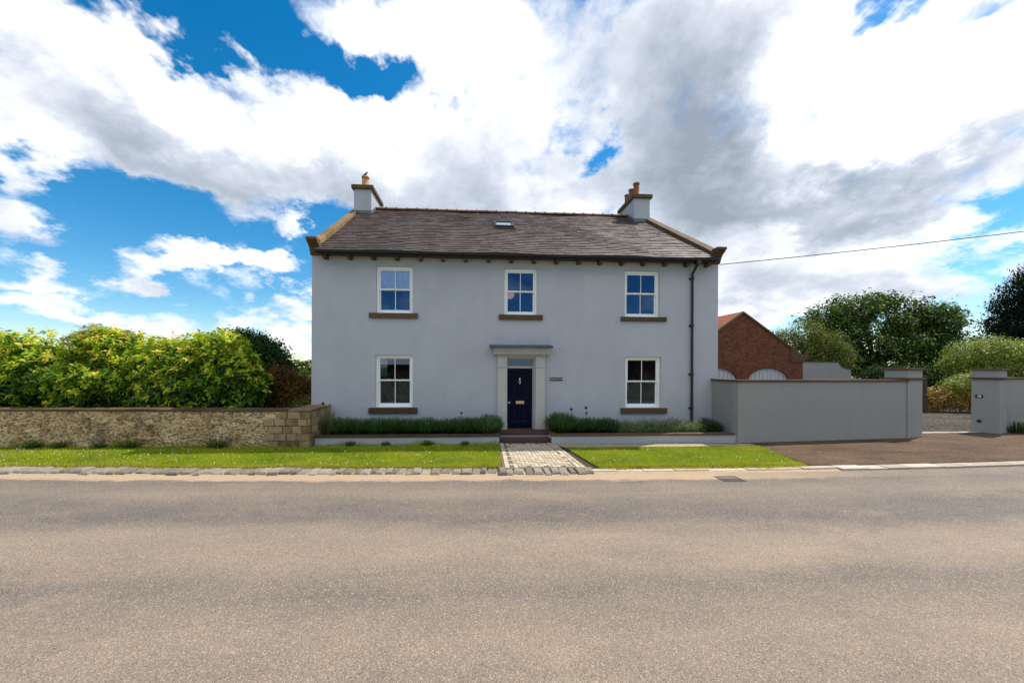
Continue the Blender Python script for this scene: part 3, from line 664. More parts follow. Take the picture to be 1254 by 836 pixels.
# ridge tiles
rt = MB(); x = -4.45
while x < 7.0:
    L = .45; pr = [(RY + .13 * math.cos(t), RZ + .015 + .10 * math.sin(t)) for t in np.linspace(-.1, math.pi + .1, 8)]
    dz = rs.uniform(-.006, .006)
    rt.prism([(a, b + dz) for a, b in pr], x, x + L - .012); rt.prism([(RY + .15 * math.cos(t), RZ + .02 + .125 * math.sin(t) + dz) for t in np.linspace(-.1, math.pi + .1, 8)], x + L - .05, x + L - .005)
    x += L
part(rt, 'ridge_tiles', M_ridge, house)
# verge copings along both gables, kneelers
def verge(x0, x1, xr0, xr1, mat):
    m = MB(); n = 7; yy = [-.10 + (RY + .02 + .10) * i / n for i in range(n + 1)]
    for i in range(n):
        a, b = yy[i], yy[i + 1] - .012
        def X(x, xr, y): return x + (xr - x) * max(0, y) / RY
        def Zr(y, h): return 5.95 + SL * (y + .35) + h
        h0, h1 = -.12, .17
        vs = [(X(x0, xr0, a), a, Zr(a, h0)), (X(x1, xr1, a), a, Zr(a, h0)), (X(x1, xr1, b), b, Zr(b, h0)), (X(x0, xr0, b), b, Zr(b, h0)),
              (X(x0, xr0, a), a, Zr(a, h1)), (X(x1, xr1, a), a, Zr(a, h1)), (X(x1, xr1, b), b, Zr(b, h1)), (X(x0, xr0, b), b, Zr(b, h1))]
        m.add(vs, [(0, 3, 2, 1), (4, 5, 6, 7), (0, 1, 5, 4), (1, 2, 6, 5), (2, 3, 7, 6), (3, 0, 4, 7)], rs.random())
    return part(m, 'verge_coping', mat, house, bevel=.012)
verge(HX0 - .03, HX0 + .22, HX0 - .03, HX0 + .22, M_verge); verge(HX1 - .31, HX1 + .04, XR - .31, XR + .04, M_kneeler)
prof = [(-.02, 5.86), (-.06, 5.90), (-.10, 5.98), (-.13, 6.06), (-.20, 6.14), (-.29, 6.20), (-.34, 6.23), (-.34, 6.26), (-.40, 6.26), (-.40, 6.345), (-.12, 6.345), (-.02, 6.22), (.02, 6.2), (.02, 5.9)]
for a, b in ((HX0 - .03, HX0 + .30), (HX1 - .30, HX1 + .03)):
    part(MB().prism(prof, a, b), 'kneeler', M_kneeler, house, bevel=.006)
# gutter, corbels, downpipe
gt = MB(); gp = [(-.36 - .055 + .06 * math.cos(t), 5.925 + .065 * math.sin(t)) for t in np.linspace(math.pi, 2 * math.pi, 8)]
gt.prism(gp + [(-.36, 5.94), (-.475, 5.94)], HX0 + .30, HX1 - .30)
gt.box(HX0 + .30, -.35, 5.83, HX1 - .30, -.31, 5.94)
part(gt, 'gutter', M_black, house)
sf = MB(); sf.box(HX0 + .3, -.31, 5.87, HX1 - .3, -.005, 5.92); part(sf, 'soffit', M_black, house)
for i in range(18):
    cx = -4.80 + i * (7.88 + 4.80) / 17 + rs.uniform(-.02, .02)
    m = MB(); m.prism([(-.002, 5.74), (-.2, 5.76), (-.25, 5.81), (-.25, 5.868), (-.002, 5.868)], cx - .06, cx + .06)
    part(m, 'corbel', M_kneeler, house, bevel=.006)
dp = MB(); dp.tube([(7.36, -.42, 5.9), (7.36, -.42, 5.80), (7.36, -.25, 5.66), (7.36, -.07, 5.5), (7.36, -.07, 5.3), (7.36, -.07, .24)], [.05, .045, .042, .042, .042, .042], 10)
dp.box(7.28, -.46, 5.74, 7.44, -.30, 5.86)
for z in (5.3, 3.7, 2.05, .9): dp.tube([(7.36, -.07, z), (7.36, -.07, z + .09)], .058, 10); dp.box(7.27, -.03, z + .02, 7.45, -.003, z + .07)
part(dp, 'downpipe', M_black, house, smooth=False)
# chimneys
def chimney(x0, x1, pots, label, flash_side, pm=None):
    y0, y1, zb, zt = 3.8, 5.4, 8.3, 9.88
    ch = part(MB().box(x0, y0, zb, x1, y1, zt), 'chimney', M_render, house, bevel=.01)
    c = MB(); c.box(x0 - .09, y0 - .09, zt, x1 + .09, y1 + .09, zt + .16); part(c, 'chimney_cap', M_kneeler, ch, bevel=.012)
    f = MB(); zf = 5.95 + SL * (y0 + .35)
    f.box(x0 - .01, y0 - .015, zf - .1, x1 + .01, y0, zf + .17)
    for xx, s in ((x0, -1), (x1, 1)):
        q = [(y0, zf - .05), (RY, RZ - .05), (y1, zf - .05), (y1, zf + .1), (RY, RZ + .17), (y0, zf + .17)]
        f.prism(q, xx - .012 if s < 0 else xx, xx if s < 0 else xx + .012)
    part(f, 'flashing', M_flash, ch)
    for cx, cy, r, h in pots:
        p = MB(); p.lathe([(r * 1.12, 0), (r * 1.12, .05), (r * .98, .07), (r * .9, h - .1), (r * .92, h - .08), (r * 1.08, h - .07), (r * 1.1, h - .01), (r * .85, h), (r * .8, h - .04)], (cx, cy, zt + .16), 16)
        part(p, 'chimney_pot', pm or M_pot, ch, smooth=True)
chimney(-5.21, -4.48, [(-4.82, 4.1, .15, .52)], '', 1)
chimney(7.03, 7.76, [(7.27, 4.1, .135, .66), (7.26, 4.6, .125, .62), (7.27, 5.1, .12, .6)], '', -1, M_potred)
# rooflight
def rl(u0, u1, x0, x1, h0, h1, m):
    vs = [roof_pt(x0, u0, 0), roof_pt(x1, u0, 0), roof_pt(x1, u1, 0), roof_pt(x0, u1, 0)]
    nn = Vector((0, -SL, 1)).normalized()
    vs = [Vector((v.x, -.35 + u * (RY + .35), 5.95 + u * (RZ - 5.95))) for v, u in zip(vs, (u0, u0, u1, u1))]
    m.add([v + nn * h0 for v in vs] + [v + nn * h1 for v in vs], [(0, 3, 2, 1), (4, 5, 6, 7), (0, 1, 5, 4), (1, 2, 6, 5), (2, 3, 7, 6), (3, 0, 4, 7)])
fr = MB(); ua, ub = .535, .675; xa, xb = .735, 1.50
for args in ((ua, ua + .022, xa, xb), (ub - .022, ub, xa, xb), (ua + .022, ub - .022, xa, xa + .07), (ua + .022, ub - .022, xb - .07, xb)): rl(*args, -.02, .13, fr)
rl(ua - .03, ua, xa - .06, xb + .06, -.02, .075, fr); rl(ua, ub, xa - .06, xa, -.02, .07, fr); rl(ua, ub, xb, xb + .06, -.02, .07, fr); rl(ub, ub + .03, xa - .06, xb + .06, -.02, .07, fr)
sk = part(fr, 'rooflight', M_black, house)
gl = MB(); rl(ua + .022, ub - .022, xa + .07, xb - .07, .07, .085, gl)
M_rlglass = material('rooflight_glass', lambda n, b, out: setp(n, b, (.38, .48, .45), .05, 0, .9))  # pale base colour stands in for bright clouds reflected in the pane
part(gl, 'glass', M_rlglass, sk)
bl = MB(); rl(ua + .03, ub - .03, xa + .085, xb - .085, .0, .05, bl); part(bl, 'blind', M_blind, sk)

# windows
def window(op, sill, horn=True, blind=None):
    a, b, c, d = op; y = .07
    fr = MB(); t = .075
    fr.box(a, y, c, a + t, y + .12, d); fr.box(b - t, y, c, b, y + .12, d); fr.box(a + t, y, d - t, b - t, y + .12, d); fr.box(a + t, y, c, b - t, y + .12, c + .035)
    wn = part(fr, 'window', M_white, house, bevel=.004)
    mid = (c + d) / 2 + .01; A, B = a + t, b - t; sw = .045
    us = MB(); ys = y + .035                      # upper sash in front
    us.box(A, ys, mid, A + sw, ys + .04, d - t); us.box(B - sw, ys, mid, B, ys + .04, d - t); us.box(A + sw, ys, d - t - sw, B - sw, ys + .04, d - t)
    us.box(A + sw, ys, mid, B - sw, ys + .04, mid + .042); us.box((A + B) / 2 - .011, ys + .005, mid + .042, (A + B) / 2 + .011, ys + .035, d - t - sw)
    for hx in (A + .0, B - sw): us.box(hx + .008, ys + .004, mid - .06, hx + sw - .008, ys + .036, mid)
    part(us, 'upper_sash', M_white, wn, bevel=.003)
    ls = MB(); yl = ys + .042
    ls.box(A, yl, c + .035, A + sw, yl + .04, mid + .035); ls.box(B - sw, yl, c + .035, B, yl + .04, mid + .035); ls.box(A + sw, yl, c + .035, B - sw, yl + .04, c + .125)
    ls.box(A + sw, yl, mid - .01, B - sw, yl + .04, mid + .035); ls.box((A + B) / 2 - .011, yl + .005, c + .125, (A + B) / 2 + .011, yl + .035, mid - .01)
    part(ls, 'lower_sash', M_white, wn, bevel=.003)
    g = MB()
    for yy_, za_, zb_ in ((ys + .02, mid + .042, d - t - sw), (yl + .02, c + .125, mid - .01)): g.add([(A + sw, yy_, za_), (B - sw, yy_, za_), (B - sw, yy_, zb_), (A + sw, yy_, zb_)], [(0, 1, 2, 3)])
    part(g, 'glass', M_glass, wn)
    for q in (.3, .72):
        l = MB(); l.box(A + (B - A) * q - .03, yl + .0, mid + .044, A + (B - A) * q + .03, yl + .03, mid + .062); part(l, 'sash_fastener', M_chrome, wn)
    s = MB(); s.box(sill[0], -.075, sill[2], sill[1], .06, sill[3]); part(s, 'sill', M_sill, wn, bevel=.008)
    if blind: part(MB().box(A + .02, ys + .048 if blind[0] > 4 else ys + .09, blind[0], B - .02, ys + .052 if blind[0] > 4 else ys + .095, blind[1]), blind[3], blind[2], wn)
    return wn
tag(window(OPEN[0], (-3.45, -1.89, 3.885, 4.045), blind=(4.83, 5.5, M_lace, 'lace_panel')), 'upstairs sash window with frosted pattern behind its top panes')
window(OPEN[1], (.76, 2.225, 3.88, 4.045)); window(OPEN[2], (4.89, 6.47, 3.88, 4.025))
tag(window(OPEN[3], (-3.45, -1.89, .79, .975), blind=(2.38, 2.6, M_blind, 'blind')), 'ground floor sash window with a blind rolled up at the top')
window(OPEN[4], (4.9, 6.5, .765, .945))
# door surround and door
ds = MB()
for a, b in ((.722, 1.038), (1.985, 2.30)):
    ds.box(a, -.10, .47, b, -.002, 2.66, None, .5); ds.box(a - .012, -.118, .22, b + .012, -.002, .47, None, .6)
    ds.box(a - .012, -.122, 2.30, b + .012, -.10, 2.325, None, .4)
ds.box(1.038, -.06, 2.60, 1.985, -.002, 2.66, None, .5)
ds.box(.70, -.13, 2.66, 2.325, -.002, 2.70, None, .4)
for q in np.linspace(.78, 2.24, 5): ds.box(q - .055, -.21, 2.70, q + .055, -.13, 2.735, None, .6)
ds.box(.70, -.13, 2.70, 2.325, -.002, 2.735, None, .4)
ds.prism([(-.002, 2.735), (-.235, 2.735), (-.235, 2.79), (-.26, 2.80), (-.285, 2.87), (-.30, 2.90), (-.30, 2.935), (-.002, 2.935)], .59, 2.435, 'x', None, .55)
dsu = part(ds, 'door_surround', M_surround, house, bevel=.006)
ld = MB(); ld.prism([(.0, 2.99), (-.40, 2.935), (-.40, 3.0), (-.002, 3.055)], .46, 2.50); ld.box(.455, -.41, 2.925, 2.505, -.375, 3.0)
part(ld, 'canopy_roof', M_lead, house, bevel=.006)
jb = MB(); y = .12
jb.box(1.042, y, .25, 1.065, y + .12, 2.62); jb.box(1.912, y, .25, 1.935, y + .12, 2.62); jb.box(1.065, y, 2.58, 1.912, y + .12, 2.62); jb.box(1.065, y, 2.27, 1.912, y + .1, 2.345)
dfr = part(jb, 'door_frame', M_surround, house, bevel=.003)
part(MB().add([(1.065, y + .05, 2.345), (1.912, y + .05, 2.345), (1.912, y + .05, 2.58), (1.065, y + .05, 2.58)], [(0, 1, 2, 3)]), 'fanlight_glass', M_glass, dfr)
dr = MB(); dy = y + .03; X0, X1, Z0, Z1 = 1.067, 1.91, .262, 2.268; st = .11
cxm = (X0 + X1) / 2
pan = [(X0 + st, cxm - .045, 1.27, Z1 - .12), (cxm + .045, X1 - st, 1.27, Z1 - .12), (X0 + st, cxm - .045, Z0 + .22, .98), (cxm + .045, X1 - st, Z0 + .22, .98)]
cells_m = MB(); cells(cells_m, X0, X1, Z0, Z1, dy, pan); dr.v += cells_m.v; dr.f += cells_m.f; dr.t += cells_m.t
dr.box(X0, dy + .03, Z0, X1, dy + .05, Z1)
for a, b, c, d in pan:
    dr.add([(a, dy, c), (b, dy, c), (b, dy, d), (a, dy, d), (a + .03, dy + .022, c + .03), (b - .03, dy + .022, c + .03), (b - .03, dy + .022, d - .03), (a + .03, dy + .022, d - .03)],
           [(0, 1, 5, 4), (1, 2, 6, 5), (2, 3, 7, 6), (3, 0, 4, 7)])
    dr.box(a + .03, dy + .021, c + .03, b - .03, dy + .03, d - .03); dr.box(a + .07, dy + .006, c + .07, b - .07, dy + .021, d - .07)
door = part(dr, 'door', M_door, house)
kn = MB(); kz = 1.83; kn.tube([(cxm + .028 * math.cos(t), dy - .03, kz + .075 * math.sin(t)) for t in np.linspace(0, 2 * math.pi, 14)], .009, 6, False); kn.ball((cxm, dy - .02, kz + .085), .026, 8, (1, 1, 1)); kn.ball((cxm, dy - .025, kz - .075), .02, 8); kn.box(cxm - .018, dy - .02, kz + .03, cxm + .018, dy, kz + .12)
part(kn, 'knocker', M_chrome, door)
part(MB().box(cxm - .13, dy - .012, 1.075, cxm + .15, dy, 1.175), 'letter_plate', M_brass, door, bevel=.004)
part(MB().tube([(X0 + .06, dy, 1.12), (X0 + .06, dy - .03, 1.12), (X0 + .06, dy - .045, 1.12), (X0 + .06, dy - .07, 1.12), (X0 + .06, dy - .075, 1.12)], [.02, .014, .032, .032, .012], 12), 'door_knob', M_chrome, door)
part(MB().box(1.042, -.02, .225, 1.935, .14, .255), 'threshold', M_sill, house, bevel=.004)
# steps between the beds
sp_ = MB(); sp_.box(.735, -.72, .19, 2.40, -.122, .262); stp = part(sp_, 'doorstep', M_step, house, bevel=.01)
part(MB().box(.735, -.68, -.05, 2.40, -.2, .19), 'step_riser', M_render, stp)
part(MB().box(.735, -1.05, -.05, 2.30, -.68, .125), 'lower_step', M_step, stp, bevel=.012)
# pendant lamp hanging in the room above the door
pl = empty('pendant_lamp', (1.23, 1.0, 5.8), 'pink paper pendant lampshade behind the upstairs window over the door', 'lamp')
part(MB().lathe([(.02, .0), (.08, -.02), (.13, -.07), (.155, -.14), (.13, -.23), (.07, -.29), (.02, -.30)], (1.23, 1.0, 5.06), 18), 'lamp_shade', M_shade, pl, smooth=True)
part(MB().tube([(1.23, 1.0, 5.05), (1.23, 1.0, 5.8)], .006, 6), 'flex', M_black, pl)
# name sign
sg = empty('house_name_sign', (2.69, -.012, 1.915), 'small black name plaque with pale lettering on the wall right of the door', 'sign')
part(MB().box(2.475, -.025, 1.865, 2.905, -.002, 1.968), 'plaque', M_signb, sg, bevel=.003)
cu = bpy.data.curves.new('lettering', 'FONT'); cu.body = 'THE MANOR HOUSE'; cu.size = .052; cu.align_x = 'CENTER'; cu.align_y = 'CENTER'; cu.extrude = .001; cu.offset = .0008
to = bpy.data.objects.new('tmp_text', cu); C.objects.link(to)
bpy.context.view_layer.update()
me = bpy.data.meshes.new_from_object(to.evaluated_get(bpy.context.evaluated_depsgraph_get())); bpy.data.objects.remove(to)
me.materials.clear(); me.materials.append(M_letter)
lt = bpy.data.objects.new('lettering', me); C.objects.link(lt); lt.parent = sg; lt.location = (0, -.0155, 0); lt.rotation_euler = (R(90), 0, 0)

# raised beds
def bed(name, x0, x1, label, side_right_open, ret=None):
    y0 = -1.20; r = empty(name, ((x0 + x1) / 2, y0 / 2, 0), label, 'raised bed', 'raised flower beds either side of the front door')
    m = MB(); m.box(x0, y0, -.1, x1, y0 + .15, .235); 
    if side_right_open: m.box(x1 - .13, y0 + .15, -.1, x1, -.01, .235)
    else: m.box(x0, y0 + .15, -.1, x0 + .13, -.01, .235)
    part(m, 'bed_wall', M_render, r)
    c = MB(); x = x0 - .02
    while x < x1 + .02:
        L = min(rs.uniform(.8, 1.1), x1 + .02 - x)
        if L < .2: break
        c.box(x + .003, y0 - .03, .235, x + L - .003, y0 + .19, .290, None, rs.random()); x += L
    if side_right_open: c.box(x1 - .17, y0 + .193, .235, x1 + .02, -.125, .290)
    else: c.box(x0 - .02, y0 + .193, .235, x0 + .17, -.125, .290)
    part(c, 'bed_coping', M_cope, r, bevel=.008)
    part(MB().add([(x0 + .1, y0 + .12, .20), (x1 - .1, y0 + .12, .20), (x1 - .1, -.01, .22), (x0 + .1, -.01, .22)], [(0, 1, 2, 3)]), 'soil', M_soil, r)
    return r
bed('raised_bed', -4.64, .715, 'long low white walled bed with lavender left of the front door', True)
bed('raised_bed', 2.31, 8.10, 'long low white walled bed with pale green shrubs right of the front door', False)

# ================================================================== WALLS AND GATEWAY
def seg(m, p0, p1, t, z0, z1, over=0, tint=None, step=None, gap=.004, jz=0):
    """oriented box with its front face from p0 to p1, thickness t away from the camera"""
    d = Vector((p1[0] - p0[0], p1[1] - p0[1], 0)); L = d.length; a = math.atan2(d.y, d.x)
    M = Matrix.Translation((p0[0], p0[1], 0)) @ Matrix.Rotation(a, 4, 'Z')
    if not step: return m.box(0, -over, z0, L, t + over, z1, M, tint)
    x = 0
    while x < L - .02:
        l = min(rs.uniform(*step), L - x); j = rs.uniform(-jz, jz)
        m.box(x + gap / 2, -over + j, z0, x + l - gap / 2, t + over + j, z1 + rs.uniform(-jz, jz), M, rs.random()); x += l
    return m
# rendered garden wall to the right of the house, with its return to the corner
gw = empty('garden_wall', (11, -1, 0), 'long grey rendered garden wall between the house and the gateway', 'wall')
F0, F1 = (8.10, -1.26), (14.5, -.69)
m = MB(); seg(m, F0, F1, .25, -.1, 1.885)
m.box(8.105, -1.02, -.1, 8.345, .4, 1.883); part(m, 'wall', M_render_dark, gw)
m = MB(); seg(m, (8.06, -1.264), (14.45, -.695), .25, 1.885, 1.945, .05, step=(.7, 1.1), jz=.003)
m.box(8.05, -.95, 1.886, 8.40, -.02, 1.944)
part(m, 'wall_coping', M_cope, gw, bevel=.01)
for (px_, py_, ang, w_, d_, lab) in ((14.42, -.735, R(14), .80, .60, 'left gate pier, at the end of the long garden wall'), (18.72, -.13, R(20), .74, .64, 'right gate pier with an intercom and a round vent at the edge of the photo')):
    pr = empty('gate_pier', (px_, py_, 0), lab, 'gate pier', 'rendered piers of the driveway gateway')
    M4 = Matrix.Translation((px_, py_, 0)) @ Matrix.Rotation(ang, 4, 'Z')
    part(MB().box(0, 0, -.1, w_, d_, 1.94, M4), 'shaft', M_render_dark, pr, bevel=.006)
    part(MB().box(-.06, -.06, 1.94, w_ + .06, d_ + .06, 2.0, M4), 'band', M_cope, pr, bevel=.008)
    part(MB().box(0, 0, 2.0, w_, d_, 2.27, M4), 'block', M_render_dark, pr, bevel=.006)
    part(MB().box(-.06, -.06, 2.27, w_ + .06, d_ + .06, 2.335, M4), 'cap', M_sill, pr, bevel=.01)
    if ang > R(15):
        ic = part(MB().box(-.035, .36, 1.26, 0, .54, 1.37, M4), 'intercom', M_black, pr, bevel=.01)
        part(MB().box(-.042, .40, 1.28, -.034, .48, 1.35, M4), 'keypad', M_chrome, ic)
        part(MB().tube([M4 @ Vector((.0, .45, .40)), M4 @ Vector((-.02, .45, .40))], .06, 14), 'vent', M_black, pr)
w2 = empty('garden_wall', (24, .7, 0), 'grey rendered wall running off to the right of the right gate pier', 'wall')
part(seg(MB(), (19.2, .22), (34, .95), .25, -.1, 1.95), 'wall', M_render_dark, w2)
part(seg(MB(), (19.4, .23), (34, .95), .25, 1.95, 2.01, .05, step=(.7, 1.1), jz=.003), 'wall_coping', M_cope, w2, bevel=.01)
# old stone boundary wall on the left
sw_ = empty('stone_wall', (-13, -1, 0), 'old mottled limestone boundary wall in front of the laurels', 'wall')
m = MB(); rw = random.Random(9)
p0, p1 = (-34, .62), (-5.22, -1.41)
seg(m, p0, (-13.2, -1.09), .42, -.1, 1.02); seg(m, (-13.2, -1.09), p1, .42, -.1, 1.02)
part(m, 'wall', M_rubble, sw_)
# proud stones standing out of the face
m = MB()
for k in range(420):
    t = rw.random(); x = -18 + t * 12.7; y = -1.09 - (x + 13.2) * .0401 if x > -13.2 else -1.09 + (-13.2 - x) * .082
    z = rw.uniform(.02, .93); a, b = rw.uniform(.05, .17), rw.uniform(.03, .07)
    n = 7; ring = [(x + a * math.cos(q) * rw.uniform(.75, 1.1), z + b * math.sin(q) * rw.uniform(.75, 1.1)) for q in np.linspace(0, 2 * math.pi, n, endpoint=False)]
    dp_ = rw.uniform(.008, .03)
    vs = [(qx, y + .01, qz) for qx, qz in ring] + [(x + (qx - x) * .75, y - dp_, z + (qz - z) * .75) for qx, qz in ring]
    m.add(vs, [tuple(range(n, 2 * n))] + [(i, (i + 1) % n, n + (i + 1) % n, n + i) for i in range(n)])
part(m, 'facing_stones', M_rubble, sw_)
m = MB(); seg(m, p0, (-13.2, -1.09), .42, 1.02, 1.085, .03, step=(.3, .7), jz=.012); seg(m, (-13.2, -1.09), p1, .42, 1.02, 1.085, .03, step=(.3, .7), jz=.012)
part(m, 'wall_coping', M_sill, sw_, bevel=.012)
pe = MB(); pe.box(-5.22, -1.44, -.1, -4.67, -.005, 1.03); end = part(pe, 'end_pier', M_ashlar, sw_, bevel=.012)
m = MB()
for zz in np.arange(0, 1.0, .205):               # quoins of the end pier, some pale
    x = -5.55 - rw.choice((0, .05, .25, .38))
    while x < -4.68:
        l = min(rw.uniform(.25, .42), -4.665 - x); yo = -1.09 - (x + 13.2) * .0401
        m.box(x + rw.uniform(.003, .014), min(-1.45, yo - .015) - rw.uniform(0, .03), zz + rw.uniform(.002, .014), x + l - rw.uniform(.003, .014), -1.30, zz + rw.uniform(.188, .203), None, rw.random()); x += l
    y = -1.30
    while y < -.05:
        l = min(rw.uniform(.2, .4), -.02 - y); m.box(-4.74, y + .006, zz + .005, -4.655 + rw.uniform(-.005, .008), y + l - .006, zz + .198, None, rw.random()); y += l
M_quoin = stone('quoin_block', ((.14, .075, .03), (.46, .33, .18), (.05, .035, .02)), 5)
part(m, 'quoin_blocks', M_quoin, sw_, bevel=.008)
m = MB(); m.box(-5.25, -1.49, 1.03, -4.63, -.93, 1.09); m.box(-5.25, -.925, 1.03, -4.63, -.47, 1.085); m.box(-5.24, -.465, 1.03, -4.64, -.01, 1.09)
part(m, 'end_coping', M_quoin, sw_, bevel=.012)
# drain grate in the road edge
dg = empty('drain_grate', (5.5, -4.45, -.06), 'rusty square iron drain grate in the road beside the kerb', 'drain grate')
m = MB(); dx0, dx1, dyy0, dyy1, dz = 5.22, 5.70, -4.72, -4.34, -.068
m.box(dx0, dyy0, dz - .05, dx1, dyy0 + .04, dz); m.box(dx0, dyy1 - .04, dz - .05, dx1, dyy1, dz); m.box(dx0, dyy0 + .04, dz - .05, dx0 + .04, dyy1 - .04, dz); m.box(dx1 - .04, dyy0 + .04, dz - .05, dx1, dyy1 - .04, dz)
part(m, 'frame', M_grit, dg)
m = MB()
for i in range(9): m.box(dx0 + .06 + i * .042, dyy0 + .04, dz - .03, dx0 + .08 + i * .042, dyy1 - .04, dz - .004)
m.box(dx0 + .04, (dyy0 + dyy1) / 2 - .012, dz - .03, dx1 - .04, (dyy0 + dyy1) / 2 + .012, dz - .003)
part(m, 'grate_bars', M_grit, dg)

# ================================================================== OUTBUILDING
ob = empty('brick_garage', (19, 13, 0), 'red brick gabled outbuilding with pale arched doors behind the garden wall', 'garage')
GX, GH, EX = 19.2, 6.30, 23.75
LX = 2 * GX - EX; ge = 3.15
def arch_pts(cx, w_, zs, rise, n=10):
    return [(cx + w_ / 2 * math.cos(t), zs + rise * math.sin(t)) for t in np.linspace(math.pi, 0, n)]
m = MB(); DO = [(21.14, 2.98, 1.45, .87), (17.25, 2.98, 1.45, .87)]
# gable face in vertical columns around the arches
xsr = sorted({LX, GX, EX} | {round(x, 3) for cx, w_, zs, r_ in DO for x in [p[0] for p in arch_pts(cx, w_, zs, r_)]})
def top(x): return GH - abs(x - GX) * (GH - ge) / (EX - GX)
for a, b in zip(xsr[:-1], xsr[1:]):
    za = zb = 0; c = (a + b) / 2
    for cx, w_, zs, r_ in DO:
        if cx - w_ / 2 < c < cx + w_ / 2:
            fz = lambda x: zs + r_ * math.sqrt(max(0, 1 - ((x - cx) / (w_ / 2)) ** 2)); za, zb = fz(a), fz(b)
    m.add([(a, 13, za), (b, 13, zb), (b, 13, top(b)), (a, 13, top(a))], [(0, 1, 2, 3)])
m.add([(LX, 13, 0), (LX, 13, ge), (LX, 25, ge), (LX, 25, 0)], [(0, 1, 2, 3)]); m.add([(EX, 13, 0), (EX, 13, ge), (EX, 25, ge), (EX, 25, 0)], [(0, 1, 2, 3)])
m.add([(LX, 25, 0), (EX, 25, 0), (EX, 25, ge), (GX, 25, GH), (LX, 25, ge)], [(0, 1, 2, 3, 4)])
part(m, 'wall', M_brick, ob)
for cx, w_, zs, r_ in DO:
    P = arch_pts(cx, w_, zs, r_, 14); poly = [(cx - w_ / 2, 0)] + P + [(cx + w_ / 2, 0)]
    d = part(MB().prism(poly, 13.12, 13.18, 'y'), 'arched_door', M_garagedoor, ob)
    b_ = MB()
    for k in range(9):
        x = cx - w_ / 2 + (k + 1) * w_ / 10; zt = zs + r_ * math.sqrt(max(0, 1 - ((x - cx) / (w_ / 2)) ** 2)) - .12
        b_.box(x - .018, 13.105, .1, x + .010, 13.12, zt)
    part(b_, 'door_board_gap', M_boardgap, d)
    f = MB(); PO = arch_pts(cx, w_ - .0, zs, r_, 14); PI = arch_pts(cx, w_ - .2, zs, r_ - .1, 14)
    for i in range(13):
        q = [PO[i], PO[i + 1], PI[i + 1], PI[i]]; f.add([(x, 13.08, z) for x, z in q] + [(x, 13.12, z) for x, z in q], [(0, 1, 2, 3), (4, 7, 6, 5), (0, 4, 5, 1), (2, 6, 7, 3)])
    part(f, 'door_frame', M_garagedoor, d)
    br = MB(); PB = arch_pts(cx, w_ + .5, zs + .02, r_ + .26, 34); PC = arch_pts(cx, w_ + .01, zs, r_ + .005, 34)
    for i in range(33):
        q = [PB[i], PB[i + 1], PC[i + 1], PC[i]]; mid_ = [sum(t[0] for t in q) / 4, sum(t[1] for t in q) / 4]
        q = [(mid_[0] + (x - mid_[0]) * .86, mid_[1] + (z - mid_[1]) * .97) for x, z in q]
        br.add([(x, 12.985, z) for x, z in q] + [(x, 13.05, z) for x, z in q], [(0, 1, 2, 3), (0, 4, 5, 1), (1, 5, 6, 2), (2, 6, 7, 3), (3, 7, 4, 0)])
    part(br, 'brick_arch', M_brick, ob)
m = MB(); s_ = (GH - ge) / (EX - GX)
def rsheet(x0, x1):
    z0, z1 = top(x0) , top(x1); return [(x0, 13.18, z0 + .10), (x1, 13.18, z1 + .10), (x1, 25.2, z1 + .10), (x0, 25.2, z0 + .10)]
nrib = 60
for x0, x1 in ((LX - .3, GX), (GX, EX + .2)):
    for i in range(nrib):
        ya, yb_ = 13.2 + i * 12 / nrib, 13.2 + (i + 1) * 12 / nrib; ym = (ya + yb_) / 2
        z0, z1 = top(x0), top(x1)
        m.add([(x0, ya, z0 + .08), (x1, ya, z1 + .08), (x1, ym, z1 + .14), (x0, ym, z0 + .14), (x1, yb_, z1 + .08), (x0, yb_, z0 + .08)], [(0, 1, 2, 3), (3, 2, 4, 5)])
part(m, 'roof', M_tile, ob)
for x0, x1 in ((LX - .1, GX), (GX, EX + .08)):
    m = MB(); z0, z1 = top(x0), top(x1)
    m.prism([(x0, z0 - .04), (x1, z1 - .04), (x1, z1 + .13), (x0, z0 + .13)], 12.93, 13.2, 'y'); part(m, 'verge_coping', M_kneeler if x0 > 15 and x0 > GX - 1 else M_verge, ob, bevel=.01)
m = MB(); m.prism([(EX - .95, 2.78), (EX - .02, 2.78), (EX + .14, 2.9), (EX + .28, 3.12), (EX + .42, 3.2), (EX + .42, 3.34), (EX - .28, 3.34), (EX - .95, 3.75)], 12.92, 13.4, 'y')
part(m, 'kneeler', M_kneeler, ob, bevel=.01)
# pale wall behind, its end swept down
yw = MB(); x0, x1 = EX + .02, 27.5
pts = [(x0, 0), (x1, 0), (x1, 2.28)] + [(x1 - .95 * math.sin(t), 2.28 + .52 * (1 - math.cos(t))) for t in np.linspace(.2, math.pi / 2, 7)] + [(x0, 2.80)]
cw = empty('courtyard_wall', (25.5, 13, 0), 'short pale rendered wall with a swept end right of the brick outbuilding', 'wall')
part(yw.prism(pts, 13.0, 13.25, 'y'), 'wall', M_render_dark, cw)
tp = [(x1 + .03, 2.28)] + pts[3:]
cp = MB()
for (a, b), (c, d) in zip(tp[:-1], tp[1:]):
    cp.prism([(a, b + .002), (c, d + .002), (c, d + .06), (a, b + .06)], 12.95, 13.3, 'y')
part(cp, 'wall_coping', M_cope, cw)

